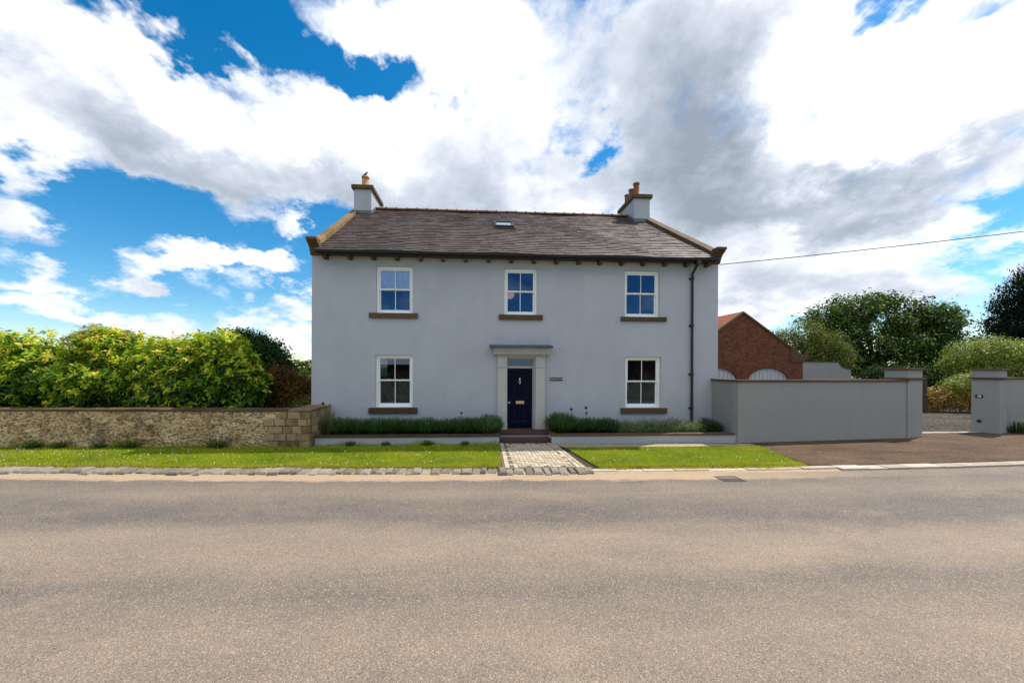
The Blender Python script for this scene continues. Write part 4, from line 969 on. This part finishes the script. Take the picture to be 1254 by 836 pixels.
# ================================================================== PLANTS
def leaves(name, mat, centers, normals, L, W, tint, loc=(0, 0, 0), parent=None, droop=0.0):
    n = len(centers); r = G.normal(0, 1, (n, 3)); ax = np.cross(normals, r); ax /= np.linalg.norm(ax, axis=1)[:, None] + 1e-9
    nn = normals / (np.linalg.norm(normals, axis=1)[:, None] + 1e-9); sd_ = np.cross(nn, ax)
    ax[:, 2] -= droop; l = (L * G.uniform(.6, 1.25, n))[:, None]; w_ = (W * G.uniform(.7, 1.2, n))[:, None]
    v0 = centers - ax * l * .5; v2 = centers + ax * l * .5; mid = centers + ax * l * .05
    v1 = mid + sd_ * w_ * .5 + nn * w_ * .18; v3 = mid - sd_ * w_ * .5 + nn * w_ * .18
    V = np.stack([v0, v1, v2, v3], 1).reshape(-1, 3); F = np.arange(n * 4).reshape(n, 4)
    return np_mesh(name, V, F, mat, tint, loc, parent)
def lobe_points(lobes, n, shell=.35, zmin=-1e9):
    a = np.array([(l[3] * l[4] + l[4] * l[5] + l[3] * l[5]) for l in lobes]); a = a / a.sum(); LB = np.array([l[:6] for l in lobes], float)
    out = []; on = []; tot = 0
    while tot < n:
        k = G.choice(len(lobes), int(n * 1.3) + 10, p=a); d = G.normal(0, 1, (len(k), 3)); d /= np.linalg.norm(d, axis=1)[:, None]
        r = 1 - shell * G.random(len(k)) ** 1.4 + G.normal(0, .035, len(k)); P = LB[k, :3] + d * LB[k, 3:6] * r[:, None]; N = d / LB[k, 3:6]; N /= np.linalg.norm(N, axis=1)[:, None]
        keep = P[:, 2] > zmin
        for q in LB:
            rr = np.linalg.norm((P - q[:3]) / q[3:6], axis=1); keep &= ~(rr < 1 - shell * 1.05)
        out.append(P[keep]); on.append(N[keep]); tot += keep.sum()
    return np.concatenate(out)[:n], np.concatenate(on)[:n]
def crown(mat, lobes, nclump, per, sig, L, W, loc, parent, shell=.35, up=.5, zmin=-1e9, light=.5, rosette=False, droop=0.0, jit=.16, name='crown', hgrad=0.0):
    P, N = lobe_points(lobes, nclump, shell, zmin); P = P + 0
    ct = G.normal(0, jit, nclump)
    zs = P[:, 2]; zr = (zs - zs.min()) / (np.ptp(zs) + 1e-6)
    Pc = np.repeat(P, per, 0); Nc = np.repeat(N, per, 0)
    if rosette:
        axis = Nc + np.array([0, 0, .55]); axis /= np.linalg.norm(axis, axis=1)[:, None]
        rr = G.normal(0, 1, Pc.shape); rad = np.cross(axis, rr); rad /= np.linalg.norm(rad, axis=1)[:, None]
        dirv = rad * .85 + axis * G.uniform(.0, .8, len(Pc))[:, None]; dirv /= np.linalg.norm(dirv, axis=1)[:, None]
        sdv = np.cross(axis, dirv); sdv /= np.linalg.norm(sdv, axis=1)[:, None]; nn = np.cross(dirv, sdv)
        base = Pc + G.normal(0, sig, Pc.shape) * .35 - axis * (G.random(len(Pc)) * sig * 1.2)[:, None]
        l = (L * G.uniform(.6, 1.2, len(Pc)))[:, None]; w_ = (W * G.uniform(.75, 1.2, len(Pc)))[:, None]
        v0 = base; v2 = base + dirv * l - np.array([0, 0, 1]) * l * .12; m_ = base + dirv * l * .5
        V = np.stack([v0, m_ + sdv * w_ * .5 + nn * w_ * .15, v2, m_ - sdv * w_ * .5 + nn * w_ * .15], 1).reshape(-1, 3)
        t = np.clip(light + np.repeat(ct + hgrad * (zr - .5), per) + G.normal(0, .1, len(Pc)), 0, 1)  # hgrad darkens leaves downwards: new growth above, the row's self-shade painted in below
        return np_mesh(name, V, np.arange(len(Pc) * 4).reshape(-1, 4), mat, t, loc, parent)
    Q = Pc + G.normal(0, sig, Pc.shape)
    nr = Nc * .6 + np.array([0, 0, up]) + G.normal(0, .55, Pc.shape); nr /= np.linalg.norm(nr, axis=1)[:, None]
    t = np.clip(light + np.repeat(ct, per) + G.normal(0, .12, len(Pc)), 0, 1)
    return leaves(name, mat, Q, nr, L, W, t, loc, parent, droop)
def trunk(base, lobes, r0, parent, mat=None, name='trunk', fork=.45):
    m = MB(); b = Vector(base); top_ = Vector((sum(l[0] for l in lobes) / len(lobes), sum(l[1] for l in lobes) / len(lobes), 0)); zc = sum(l[2] for l in lobes) / len(lobes)
    f = Vector((b.x * .6 + top_.x * .4, b.y * .6 + top_.y * .4, b.z + (zc - b.z) * fork))
    m.tube([b - Vector((0, 0, .1)), b + (f - b) * .15, b + (f - b) * .6, f], [r0 * 1.4, r0, r0 * .85, r0 * .75], 10)
    for l in lobes[:14]:
        e = Vector(l[:3]) + Vector((0, 0, l[5] * .35)); mid_ = f.lerp(e, .5) + Vector((random.uniform(-.3, .3), random.uniform(-.3, .3), random.uniform(0, .3))) * r0 * 3
        m.tube([f - (f - b) * .08, mid_, e], [r0 * .6, r0 * .32, r0 * .08], 6)
        for k in range(3):
            a = f.lerp(mid_, .6 + .12 * k).lerp(mid_, .5); q = e + Vector([random.uniform(-.7, .7) * l[3 + i] for i in range(3)])
            m.tube([mid_, mid_.lerp(q, .6) + Vector((0, 0, .1)), q], [r0 * .2, r0 * .1, r0 * .03], 5)
    part(m, name, mat or M_bark, parent)
def bush(name, label, cat, base, lobes, mat, nclump, per, sig, L, W, group=None, r0=.06, **kw):
    r = empty(name, base, label, cat, group)
    crown(mat, lobes, nclump, per, sig, L, W, base, r, name=kw.pop('cname', 'foliage'), **kw); trunk(base, lobes, r0, r, name=kw.get('tn', 'stems'), fork=.2)
    return r
def lumpy(x0, x1, y0, y1, ztop, zbot, n, r, seed=1):
    q = random.Random(seed); out = []
    for i in range(n):
        x = x0 + (x1 - x0) * (i + .5) / n + q.uniform(-.1, .1); rr = r * q.uniform(.8, 1.15)
        out.append((x, q.uniform(y0, y1), ztop - rr * q.uniform(.85, 1.1), rr, rr, rr))
        out.append((x + q.uniform(-.4, .4), y0 + q.uniform(-.1, .2), (ztop + zbot) / 2 + q.uniform(-.2, .1), rr * 1.05, rr, rr * 1.1))
        out.append((x + q.uniform(-.4, .4), y0 + q.uniform(.0, .3), zbot + rr * .55, rr, rr * .9, rr * .9))
    return out
GL = 'laurels growing in a row behind the stone wall'
specs = [(-20.0, -16.3, 3.25, 'laurel bush at the far left end behind the stone wall', 21), (-16.4, -13.1, 3.38, 'yellow tipped laurel cut by the left edge of the photo', 22), (-13.1, -10.6, 3.45, 'second laurel in from the left edge, under the coppery young shoots', 23), (-10.7, -8.5, 3.36, 'mid row laurel just left of the rounded end laurel', 24)]
for x0, x1, zt, lab, sd_ in specs:
    lb = lumpy(x0 + .45, x1 - .45, .15, .8, zt, .3, 3, .85, sd_)
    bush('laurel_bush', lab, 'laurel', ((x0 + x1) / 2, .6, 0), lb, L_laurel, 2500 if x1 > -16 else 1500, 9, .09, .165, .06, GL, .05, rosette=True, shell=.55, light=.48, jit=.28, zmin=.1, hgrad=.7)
lb = [(-8.35, .45, 2.7, .85, .8, .85), (-7.75, .3, 2.1, .75, .75, .8), (-8.9, .4, 2.3, .75, .8, .9), (-7.8, .4, 1.2, .75, .75, .8), (-8.9, .4, 1.2, .8, .8, .8), (-8.35, .15, 1.7, .7, .65, .75), (-7.35, .5, 1.6, .5, .6, .7)]
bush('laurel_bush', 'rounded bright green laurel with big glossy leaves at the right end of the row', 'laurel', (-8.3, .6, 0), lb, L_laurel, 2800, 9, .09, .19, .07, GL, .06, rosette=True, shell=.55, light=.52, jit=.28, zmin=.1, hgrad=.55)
lb = [(-12.2, .5, 3.25, .5, .45, .40), (-11.6, .7, 3.2, .4, .4, .33), (-12.8, .6, 3.1, .45, .4, .33)]
bush('flowering_shrub', 'shrub with coppery young shoots rising above the laurel row', 'shrub', (-12.2, .8, 0), lb, L_flush, 420, 7, .07, .13, .04, None, .04, rosette=True, shell=.6, light=.55)
lb = [(-10.6, 3.6, 2.55, 1.1, 1, 1.0), (-9.4, 3.4, 2.6, 1.15, 1, 1.1), (-8.6, 3.2, 2.3, 1.0, 1, 1.2), (-9.0, 3.2, 1.3, 1.3, 1, 1.2), (-8.0, 3.2, 1.5, .65, .9, 1.1), (-10.2, 3.3, 1.3, 1.2, 1, 1.2), (-9.6, 3.4, 3.35, .4, .5, .4)]
bush('evergreen_shrub', 'tall dark evergreen shrub standing behind the rounded end laurel', 'shrub', (-9.3, 3.4, 0), lb, L_yew, 4200, 14, .11, .12, .06, None, .09, shell=.45, light=.6, up=.4)
lb = [(-7.0, 1.5, 1.75, .6, .5, .55), (-6.6, 1.4, 1.2, .6, .5, .55), (-7.3, 1.4, 1.1, .6, .5, .6), (-6.3, 1.6, 1.55, .35, .4, .4), (-6.1, 1.5, .9, .45, .4, .5)]
bush('copper_shrub', 'loose reddish brown shrub between the laurels and the house', 'shrub', (-6.7, 1.6, 0), lb, L_copper, 1600, 11, .11, .10, .045, None, .03, shell=.75, light=.5, jit=.25)
lb = [(-8.4, 6.2, 1.3, .9, .7, .8), (-7.4, 6.0, 1.1, .9, .7, .8), (-9.3, 6.3, 1.0, .8, .7, .8)]
bush('green_bush', 'fresh green bush glimpsed beside the left corner of the house', 'bush', (-8.0, 6.2, 0), lb, L_light, 900, 10, .1, .1, .045, None, .04, shell=.4, light=.45)
lb = [(-5.9, .9, .95, .42, .35, .3), (-5.5, 1.2, .85, .3, .35, .3)]
bush('low_shrub', 'low yellow green shrub just over the stone wall at the house corner', 'shrub', (-5.8, 1.0, 0), lb, L_yellow, 320, 8, .06, .06, .03, None, .02, shell=.6, light=.4)

# right hand trees
def tree(name, label, base, lobes, mat, nclump, per, sig, L, W, r0, group=None, **kw):
    r = empty(name, base, label, 'tree', group)
    crown(mat, lobes, nclump, per, sig, L, W, base, r, **kw); trunk(base, lobes, r0, r); return r
q = random.Random(4)
def blobs(cx, cy, cz, rx, ry, rz, n, r, seed):
    q = random.Random(seed); out = []
    for i in range(n):
        th = q.uniform(0, 2 * math.pi); ph = math.acos(q.uniform(-.75, 1)); k = q.uniform(.55, .85)
        rr = r * q.uniform(.7, 1.25)
        out.append((cx + rx * k * math.sin(ph) * math.cos(th), cy + ry * k * math.sin(ph) * math.sin(th), cz + rz * k * math.cos(ph), rr, rr, rr * .78))
    return out
BT = blobs(39.0, 21.5, 5.2, 8.6, 5.0, 4.9, 46, 1.25, 8) + [(33.2, 20, 5.2, 1.9, 1.8, 1.6), (36, 20, 7.6, 1.9, 1.8, 1.5), (38.9, 20, 8.6, 1.5, 1.5, 1.0), (41.5, 20, 7.6, 2, 2, 1.5), (44.3, 20, 6.2, 1.9, 2, 1.5), (46.2, 20, 4.6, 1.7, 2, 1.5), (42, 19, 3.2, 2.2, 2, 1.9), (37, 19, 3.4, 2.4, 2, 2.0), (33.2, 19.5, 3.0, 2.0, 2, 1.9), (46, 20, 2.4, 1.6, 1.8, 1.6), (40.5, 22, 9.2, .8, .8, .5), (35.2, 21, 8.4, .7, .8, .5), (43.6, 21, 8.0, .9, .9, .5)]
tree('broadleaf_tree', 'large dark green spreading tree behind the left gate pier', (39.5, 22, 0), BT, L_tree, 3900, 10, .22, .30, .17, .38, shell=.65, light=.42, jit=.24, up=.6)
ST = [(26.2, 17.3, 4.4, 1.4, 1.3, 1.3), (27.9, 17.2, 5.1, 1.5, 1.4, 1.3), (29.6, 17, 4.4, 1.5, 1.4, 1.3), (27.3, 16.8, 3.3, 1.7, 1.4, 1.4), (29.8, 16.8, 3.0, 1.6, 1.4, 1.5), (25.2, 17.3, 4.5, .9, 1, .9), (31.0, 17, 3.5, .9, 1, 1.0), (25.6, 17, 3.2, 1.0, 1, 1.0), (28.2, 17, 2.0, 2.4, 1.4, 1.2)]
tree('fruit_tree', 'smaller olive green tree between the brick outbuilding and the large tree', (28, 17.5, 0), ST, L_small, 2300, 10, .18, .15, .085, .2, shell=.5, light=.45, jit=.2)
CT = [(58.2, 22, z, r_, r_, 1.7) for z, r_ in ((3, 4.4), (5.2, 4.2), (7.2, 3.8), (9.0, 3.3), (10.6, 2.5), (11.8, 1.6))] + [(55.2 + q.uniform(-.8, 1.5), 21 + q.uniform(-1, 1), z, 1.1, 1.2, .7) for z in (4, 5.5, 6.5, 7.6, 8.8, 9.8, 10.8)]
tree('conifer_tree', 'tall almost black conifer cut by the right edge of the photo', (58.3, 22, 0), CT, L_conifer, 3200, 12, .32, .3, .14, .4, shell=.35, light=.4, droop=.5)
YS = [(31.8, 9.6, 3.2, 1.1, 1.0, .85), (33.2, 9.4, 3.5, 1.2, 1.0, .85), (34.8, 9.4, 3.3, 1.3, 1.0, .8), (36.5, 9.6, 3.3, 1.3, 1, .8), (32.5, 9.3, 2.4, 1.2, 1, .8), (34.6, 9.3, 2.3, 1.4, 1, .8), (30.9, 9.6, 2.7, .7, .7, .5)]
tree('acacia_tree', 'yellow green spreading tree above the right gate pier', (34, 9.8, 0), YS, L_yellow, 2300, 10, .16, .13, .07, .14, shell=.55, light=.42, jit=.2)
YB_ = [(26.6, 6.3, 1.6, .7, .6, .45), (27.4, 6.2, 1.7, .7, .6, .5), (25.9, 6.2, 1.35, .5, .5, .35)]
bush('yellow_shrub', 'yellow green arching shrub in the gateway gap', 'shrub', (26.8, 6.5, 0), YB_, L_yellow, 520, 9, .1, .1, .05, None, .04, shell=.6, light=.35, tn='stems') if False else None
r = empty('yellow_shrub', (26.9, 6.6, 0), 'yellow green shrub leaning over the russet hedge in the gateway', 'shrub')
crown(L_yellow, YB_, 520, 9, .1, .1, .05, (26.9, 6.6, 0), r, shell=.6, light=.4, name='foliage'); trunk((26.9, 6.6, 0), YB_, .04, r, name='stems', fork=.3)
# russet beech hedge seen through the gateway
def dhedge(x0, y0, x1, y1, z, n): return [(x0 + (x1 - x0) * i / (n - 1), y0 + (y1 - y0) * i / (n - 1), z * .55, .55, .5, z * .55) for i in range(n)]
hb = dhedge(24.3, 6.4, 31.5, 5.2, 1.22, 12)
r = empty('beech_hedge', (27.5, 6, 0), 'low russet and yellow beech hedge seen through the gateway', 'hedge')
crown(L_beech, hb, 2600, 9, .08, .085, .05, (27.5, 6, 0), r, shell=.5, light=.5, jit=.28, name='foliage')
m = MB()
for i in range(24): m.tube([(24.4 + i * .3, 6.3 - i * .048, -.05), (24.4 + i * .3, 6.25 - i * .048, .7)], .02, 5)
part(m, 'stems', M_bark, r)
gp_ = empty('gate_post', (23.95, 6.0, 0), 'dark timber post left of the russet hedge in the gateway', 'post')
part(MB().box(23.8, 5.95, -.1, 24.1, 6.2, 1.9), 'post', M_bark, gp_, bevel=.02); part(MB().box(23.77, 5.92, 1.9, 24.13, 6.23, 1.95), 'cap', M_bark, gp_)
# dark shrubs under the trees and a far hedgerow
r = empty('yew_hedge', (34, 13, 0), 'dark clipped yew mass under the large tree behind the gateway', 'hedge')
yh = [(30.5 + i * 1.4, 13.8 + .3 * math.sin(i), 1.3, 1.3, 1.0, 1.35) for i in range(14)]
crown(L_yew, yh, 3500, 9, .16, .18, .10, (34, 13, 0), r, shell=.4, light=.3, name='foliage', zmin=0)
part(MB().box(30, 13.7, -.1, 48, 13.9, 1.2), 'stems', M_bark, r)
fh = []
q = random.Random(12)
for i in range(90):
    a = i / 89; fh.append((-140 + 330 * a, 110 + q.uniform(-6, 6), 1.6 + q.uniform(-.4, .9), 3.2, 2.5, 2.6 + q.uniform(-.5, 1.2)))
P, N = lobe_points(fh, 9000, .4, 0); N = N * .6 + G.normal(0, .5, N.shape) + np.array([0, 0, .4])
tag(leaves('distant_hedgerow', L_tree, P, N, 1.5, 1.1, np.clip(G.normal(.5, .2, len(P)), 0, 1)), 'far hedgerow closing the fields behind the house', 'hedgerow', kind='stuff')

# lavender and shrubs in the raised beds
def spiky(name, label, cat, cx, cy, z0, rad, h, n, mat, group, seed, tintc=.45, fl=True):
    r = empty(name, (cx, cy, z0), label, cat, group)
    a = G.uniform(0, 2 * np.pi, n); rr = np.sqrt(G.random(n)) * rad * .45; e = G.uniform(0, 1, n) ** .8
    base = np.c_[cx + rr * np.cos(a), cy + rr * np.sin(a), np.full(n, z0)]
    lean = e * rad * .95; hh = h * np.sqrt(np.clip(1 - (e * .78) ** 2, 0, 1)) * G.uniform(.72, 1.1, n)
    tip = base + np.c_[np.cos(a) * lean, np.sin(a) * lean, hh]; mid_ = base * .45 + tip * .55 + np.c_[np.cos(a) * lean * .12, np.sin(a) * lean * .12, hh * .08]
    s = np.c_[-np.sin(a), np.cos(a), np.zeros(n)] * G.uniform(.004, .009, n)[:, None]; s = s + G.normal(0, .003, s.shape)
    V = np.stack([base - s, base + s, mid_ + s, mid_ - s, tip + s * .5, tip - s * .5], 1).reshape(-1, 3)
    k = np.arange(n) * 6; F = np.concatenate([np.c_[k, k + 1, k + 2, k + 3], np.c_[k + 3, k + 2, k + 4, k + 5]])
    t0 = np.clip(tintc - .25 + G.normal(0, .12, n), 0, 1); t1 = np.clip(tintc + .12 + G.normal(0, .16, n), 0, 1)
    # small leaves along each stem
    m2 = n * 3; idx = G.integers(0, n, m2); tt = G.uniform(.25, .95, m2)[:, None]; c = base[idx] * (1 - tt) + tip[idx] * tt
    ax = (tip - base)[idx]; ax /= np.linalg.norm(ax, axis=1)[:, None]; ax = ax + G.normal(0, .35, ax.shape); sdd = G.normal(0, 1, ax.shape); sdd -= ax * (sdd * ax).sum(1)[:, None]; sdd /= np.linalg.norm(sdd, axis=1)[:, None]
    V2 = np.stack([c - ax * .022, c + sdd * .006, c + ax * .03, c - sdd * .006], 1).reshape(-1, 3)
    F2 = np.arange(m2 * 4).reshape(m2, 4) + len(V)
    np_mesh('foliage', np.concatenate([V, V2]), np.concatenate([F, F2]), mat, np.concatenate([t0, t1, np.clip(tintc + G.normal(0, .2, m2), 0, 1)]), (cx, cy, z0), r)
    return r
GLV = 'lavender plants in the raised beds'
nl = 9
for i in range(nl):
    x = -4.0 + i * .5; last = i == nl - 1
    lab = ('first lavender of the left bed, beside the stone pier' if i == 0 else 'lavender at the middle of the left bed' if i == 4 else
           'lavender under the left ground floor window, below its sill middle' if i == 3 else 'lavender bush in the row filling the left raised bed')
    spiky('lavender_bush', lab, 'lavender', x + random.uniform(-.04, .04), -.62 + random.uniform(-.05, .05), .20, .42, .50 + random.uniform(-.03, .04), 750, L_lav, GLV, i, .42)
spiky('lavender_bush', 'large bright lavender mound at the door end of the left bed', 'lavender', .44, -.70, .20, .42, .60, 1100, L_lav, GLV, 20, .6)
spiky('lavender_bush', 'large dark lavender mound just right of the door steps', 'lavender', 2.72, -.66, .20, .48, .66, 1200, L_lav, GLV, 21, .42)
for i in range(3): spiky('lavender_bush', ['lavender next to the big mound right of the door', 'lavender below the name plaque side, under the taller dark allium heads', 'lavender meeting the pale shrubs in the right bed'][i], 'lavender', 3.3 + i * .47, -.6, .20, .40, .48, 700, L_lav, GLV, 30 + i, .36)
GB = 'pale green shrubs in the right raised bed'
labs = ['first pale green shrub right of the lavender', 'pale green shrub left of the right ground floor window', 'pale green shrub under the left half of the right ground floor window', 'tallest pale green shrub under the right ground floor window', 'pale green shrub just left of the downpipe foot']
for i in range(5):
    cx = 4.75 + i * .56; zt = .64 + .06 * math.sin(i * 1.1) + (.06 if i == 3 else 0)
    lb = [(cx + random.uniform(-.05, .05), -.62, .40, .36, .36, zt - .40), (cx - .15, -.75, .36, .25, .25, .2), (cx + .17, -.72, .38, .26, .25, .24)]
    base = (cx, -.6, .2); r = empty('pale_shrub', base, labs[i], 'shrub', GB)
    crown(L_box, lb, 620, 8, .03, .035, .014, base, r, shell=.6, light=.42 + .05 * (i == 2), jit=.2, up=.3, name='foliage', zmin=.2); trunk(base, lb, .012, r, name='stems', fork=.2)
lb = [(7.55, -.6, .42, .32, .35, .26), (7.8, -.62, .36, .24, .3, .2)]
r = empty('dark_shrub', (7.6, -.6, .2), 'dark green shrub at the garden wall end of the right bed', 'shrub')
crown(L_yew, lb, 700, 9, .035, .04, .016, (7.6, -.6, .2), r, shell=.6, light=.45, name='foliage', zmin=.2); trunk((7.6, -.6, .2), lb, .012, r, name='stems', fork=.2)
def allium(x, y, z, label, mat=None, r_=.045, bx=None):
    e = empty('allium', (x, y, .2), label, 'flower', 'alliums standing in the raised beds'); bx = x if bx is None else bx
    part(MB().tube([(bx, y, .2), ((x + bx) / 2 + .02, y, (z + .2) / 2), (x, y, z - r_ * .8)], .006, 5), 'stem', M_stem, e)
    h = MB()
    for i in range(60):
        th = math.acos(1 - 2 * (i + .5) / 60); ph = i * 2.4; d = Vector((math.sin(th) * math.cos(ph), math.sin(th) * math.sin(ph), math.cos(th)))
        c = Vector((x, y, z)) + d * r_ * .75; u = d.orthogonal().normalized() * .011; v = d.cross(u)
        h.add([c - u, c - v + d * .012, c + u, c + v + d * .012], [(0, 1, 2, 3)])
    h.ball((x, y, z), r_ * .72, 8); part(h, 'flower_head', mat or M_allium, e)
allium(3.08, -.5, .96, 'allium with a dark head nearest the big lavender mound right of the door')
allium(3.56, -.5, 1.01, 'tallest dark allium head in the right bed, against the wall')
allium(3.60, -.42, .83, 'lower dark allium head under the tallest one in the right bed', r_=.036)
allium(-4.70, -.5, 1.16, 'allium with a dark round head above the stone end pier', bx=-4.30)
allium(-4.60, -.42, 1.08, 'faded pale flower head leaning beside the stone end pier', M_alliumpale, .03, bx=-4.25)
allium(-.44, -.5, .86, 'single small dark allium above the lavender left of the door', r_=.03)
# weeds at the wall foot
GW = 'weeds growing at the foot of the walls'
wd = [(-9.6, -1.30, .30, 'taller weed clump at the foot of the stone wall below the end laurel'), (-11.5, -1.25, .2, 'weed clump by the stone wall left of the taller clump'), (-12.2, -1.22, .24, 'weed clump nearest the left edge at the stone wall'), (-7.2, -1.41, .34, 'bright weed tuft at the stone wall near its right end'),
      (-10.4, -1.3, .16, 'small weed tuft midway along the stone wall'), (-3.6, -1.28, .14, 'low weed at the left bed wall nearest the stone pier'), (-2.6, -1.28, .12, 'low weed at the left bed wall under the window'), (-1.4, -1.28, .15, 'low weed at the middle of the left bed wall'), (-.3, -1.28, .12, 'low weed at the left bed wall nearest the path'), (19.75, .10, .42, 'dark weed at the foot of the right gate pier')]
for x, y, h, lab in wd:
    n = 140; r = tag(None or spiky('weed_clump', lab, 'weed', x, y, 0.0, h * 1.0, h, n, L_lav if h > .4 else L_box, GW, 0, .35))
# straggly wallside growth
m_w = []
for x in np.arange(-16, -5, .028):
    pass
n = 2600; X = G.uniform(-17, .7, n); Yb = np.where(X > -4.66, -1.225, np.where(X > -13.2, -1.11 - (X + 13.2) * .04, -1.11 + (-13.2 - X) * .082)) - np.abs(G.normal(0, .035, n))
v, f, t = blades(np.c_[X, Yb, np.zeros(n)], G.uniform(.03, .15, n) * (1 + .6 * np.sin(X * 3)), G.uniform(.004, .009, n)[:, None], .05, np.clip(G.normal(.3, .2, n), 0, 1))
tag(np_mesh('wall_foot_grass', v, f, L_grass, t), 'unmown grass fringe along the foot of the stone wall and left bed', 'grass', kind='stuff')
# small plant growing out of the return of the stone pier
r = spiky('wall_plant', 'wiry plant climbing in front of the stone pier beside the left bed', 'plant', -4.42, -.75, .2, .22, .75, 120, L_box, None, 0, .3)

# bird on the left chimney pot
bz = 9.88 + .16 + .52
b = MB(); b.tube([(-5.02, 4.1, bz + .05), (-4.96, 4.1, bz + .10), (-4.88, 4.1, bz + .15), (-4.80, 4.1, bz + .19), (-4.75, 4.1, bz + .26), (-4.72, 4.1, bz + .31), (-4.68, 4.1, bz + .325), (-4.62, 4.1, bz + .315)],
              [.012, .03, .06, .07, .05, .042, .035, .004], 10)
b.tube([(-4.82, 4.08, bz + .14), (-4.81, 4.08, bz - .0)], .006, 5); b.tube([(-4.80, 4.13, bz + .14), (-4.79, 4.13, bz - .0)], .006, 5)
b.tube([(-4.78, 4.05, bz + .2), (-4.88, 4.04, bz + .15), (-5.0, 4.07, bz + .07)], [.02, .035, .006], 6); b.tube([(-4.78, 4.15, bz + .2), (-4.88, 4.16, bz + .15), (-5.0, 4.13, bz + .07)], [.02, .035, .006], 6)
b.v = [(-4.82 + (x + 4.82) * .62, 4.1 + (y - 4.1) * .62, bz + (z - bz) * .62) for x, y, z in b.v]
tag(b.build('bird', M_bird, None, 0, True, (-4.82, 4.1, bz)), 'small dark bird perched on the left chimney pot', 'bird')
wg = MB(); wg.tube([(-4.74 + .05 * math.cos(t) + .02, 4.1, bz - .22 + .16 * math.sin(t) + .1) for t in np.linspace(-1.5, 1.9, 9)], .006, 5)
# overhead cable and its pole off to the right
ca = MB(); a = Vector((8.36, -.02, 5.86)); e = Vector((27.0, -1.9, 8.05)); ca.tube([a.lerp(e, t) - Vector((0, 0, .35 * 4 * t * (1 - t) * .35)) for t in np.linspace(0, 1, 26)], .014, 6)
tag(ca.build('overhead_cable', M_cable), 'thin dark cable running from the right kneeler of the house up to the right', 'cable')
up_ = empty('utility_pole', (27, -1.9, 0), 'tall brown timber utility pole carrying the cable from the house', 'pole')
part(MB().tube([(27.0, -1.9, -.1), (27.0, -1.9, 4), (27.0, -1.9, 8.3)], [.14, .12, .1], 12), 'pole', M_wood, up_); part(MB().box(26.6, -1.95, 7.9, 27.4, -1.85, 8.0), 'crossarm', M_wood, up_)

# ================================================================== ACROSS THE ROAD (behind the camera, seen mirrored in the glass)
rowall = empty('roadside_wall', (0, -15.5, 0), 'rubble wall along the far side of the road', 'wall')
part(MB().box(-30, -15.9, -.2, 30, -15.5, 1.45), 'wall', M_rubble, rowall); part(MB().box(-30, -15.95, 1.45, 30, -15.45, 1.53), 'wall_coping', M_sill, rowall)
for bx0, bx1, lab in ((-8.4, 1.0, 'red brick barn with pantile roof across the road, left of the open field gap'), (16.4, 28, 'red brick barn with pantile roof across the road, right of the open field gap')):
    bn = empty('brick_barn', ((bx0 + bx1) / 2, -26, 0), lab, 'barn', 'barns across the road')
    part(MB().box(bx0, -29, -.1, bx1, -23, 3.1), 'wall', M_brick, bn)
    part(MB().prism([(-22.7, 3.0), (-26, 5.0), (-29.3, 3.0)], bx0 - .2, bx1 + .2), 'roof', M_tile, bn)
for cx in (-14, -20, 32, 39):
    lb = blobs(cx, -24, 2.4, 2.4, 2, 1.9, 9, 1.1, int(cx) + 50); base = (cx, -24, 0)
    r = empty('roadside_tree', base, {-14: 'small tree left of the barn across the road', -20: 'small tree farthest left across the road', 32: 'small tree right of the barn across the road', 39: 'small tree farthest right across the road'}[cx], 'tree', 'trees across the road')
    crown(L_small, lb, 500, 8, .25, .3, .18, base, r, shell=.5); trunk(base, lb, .15, r)
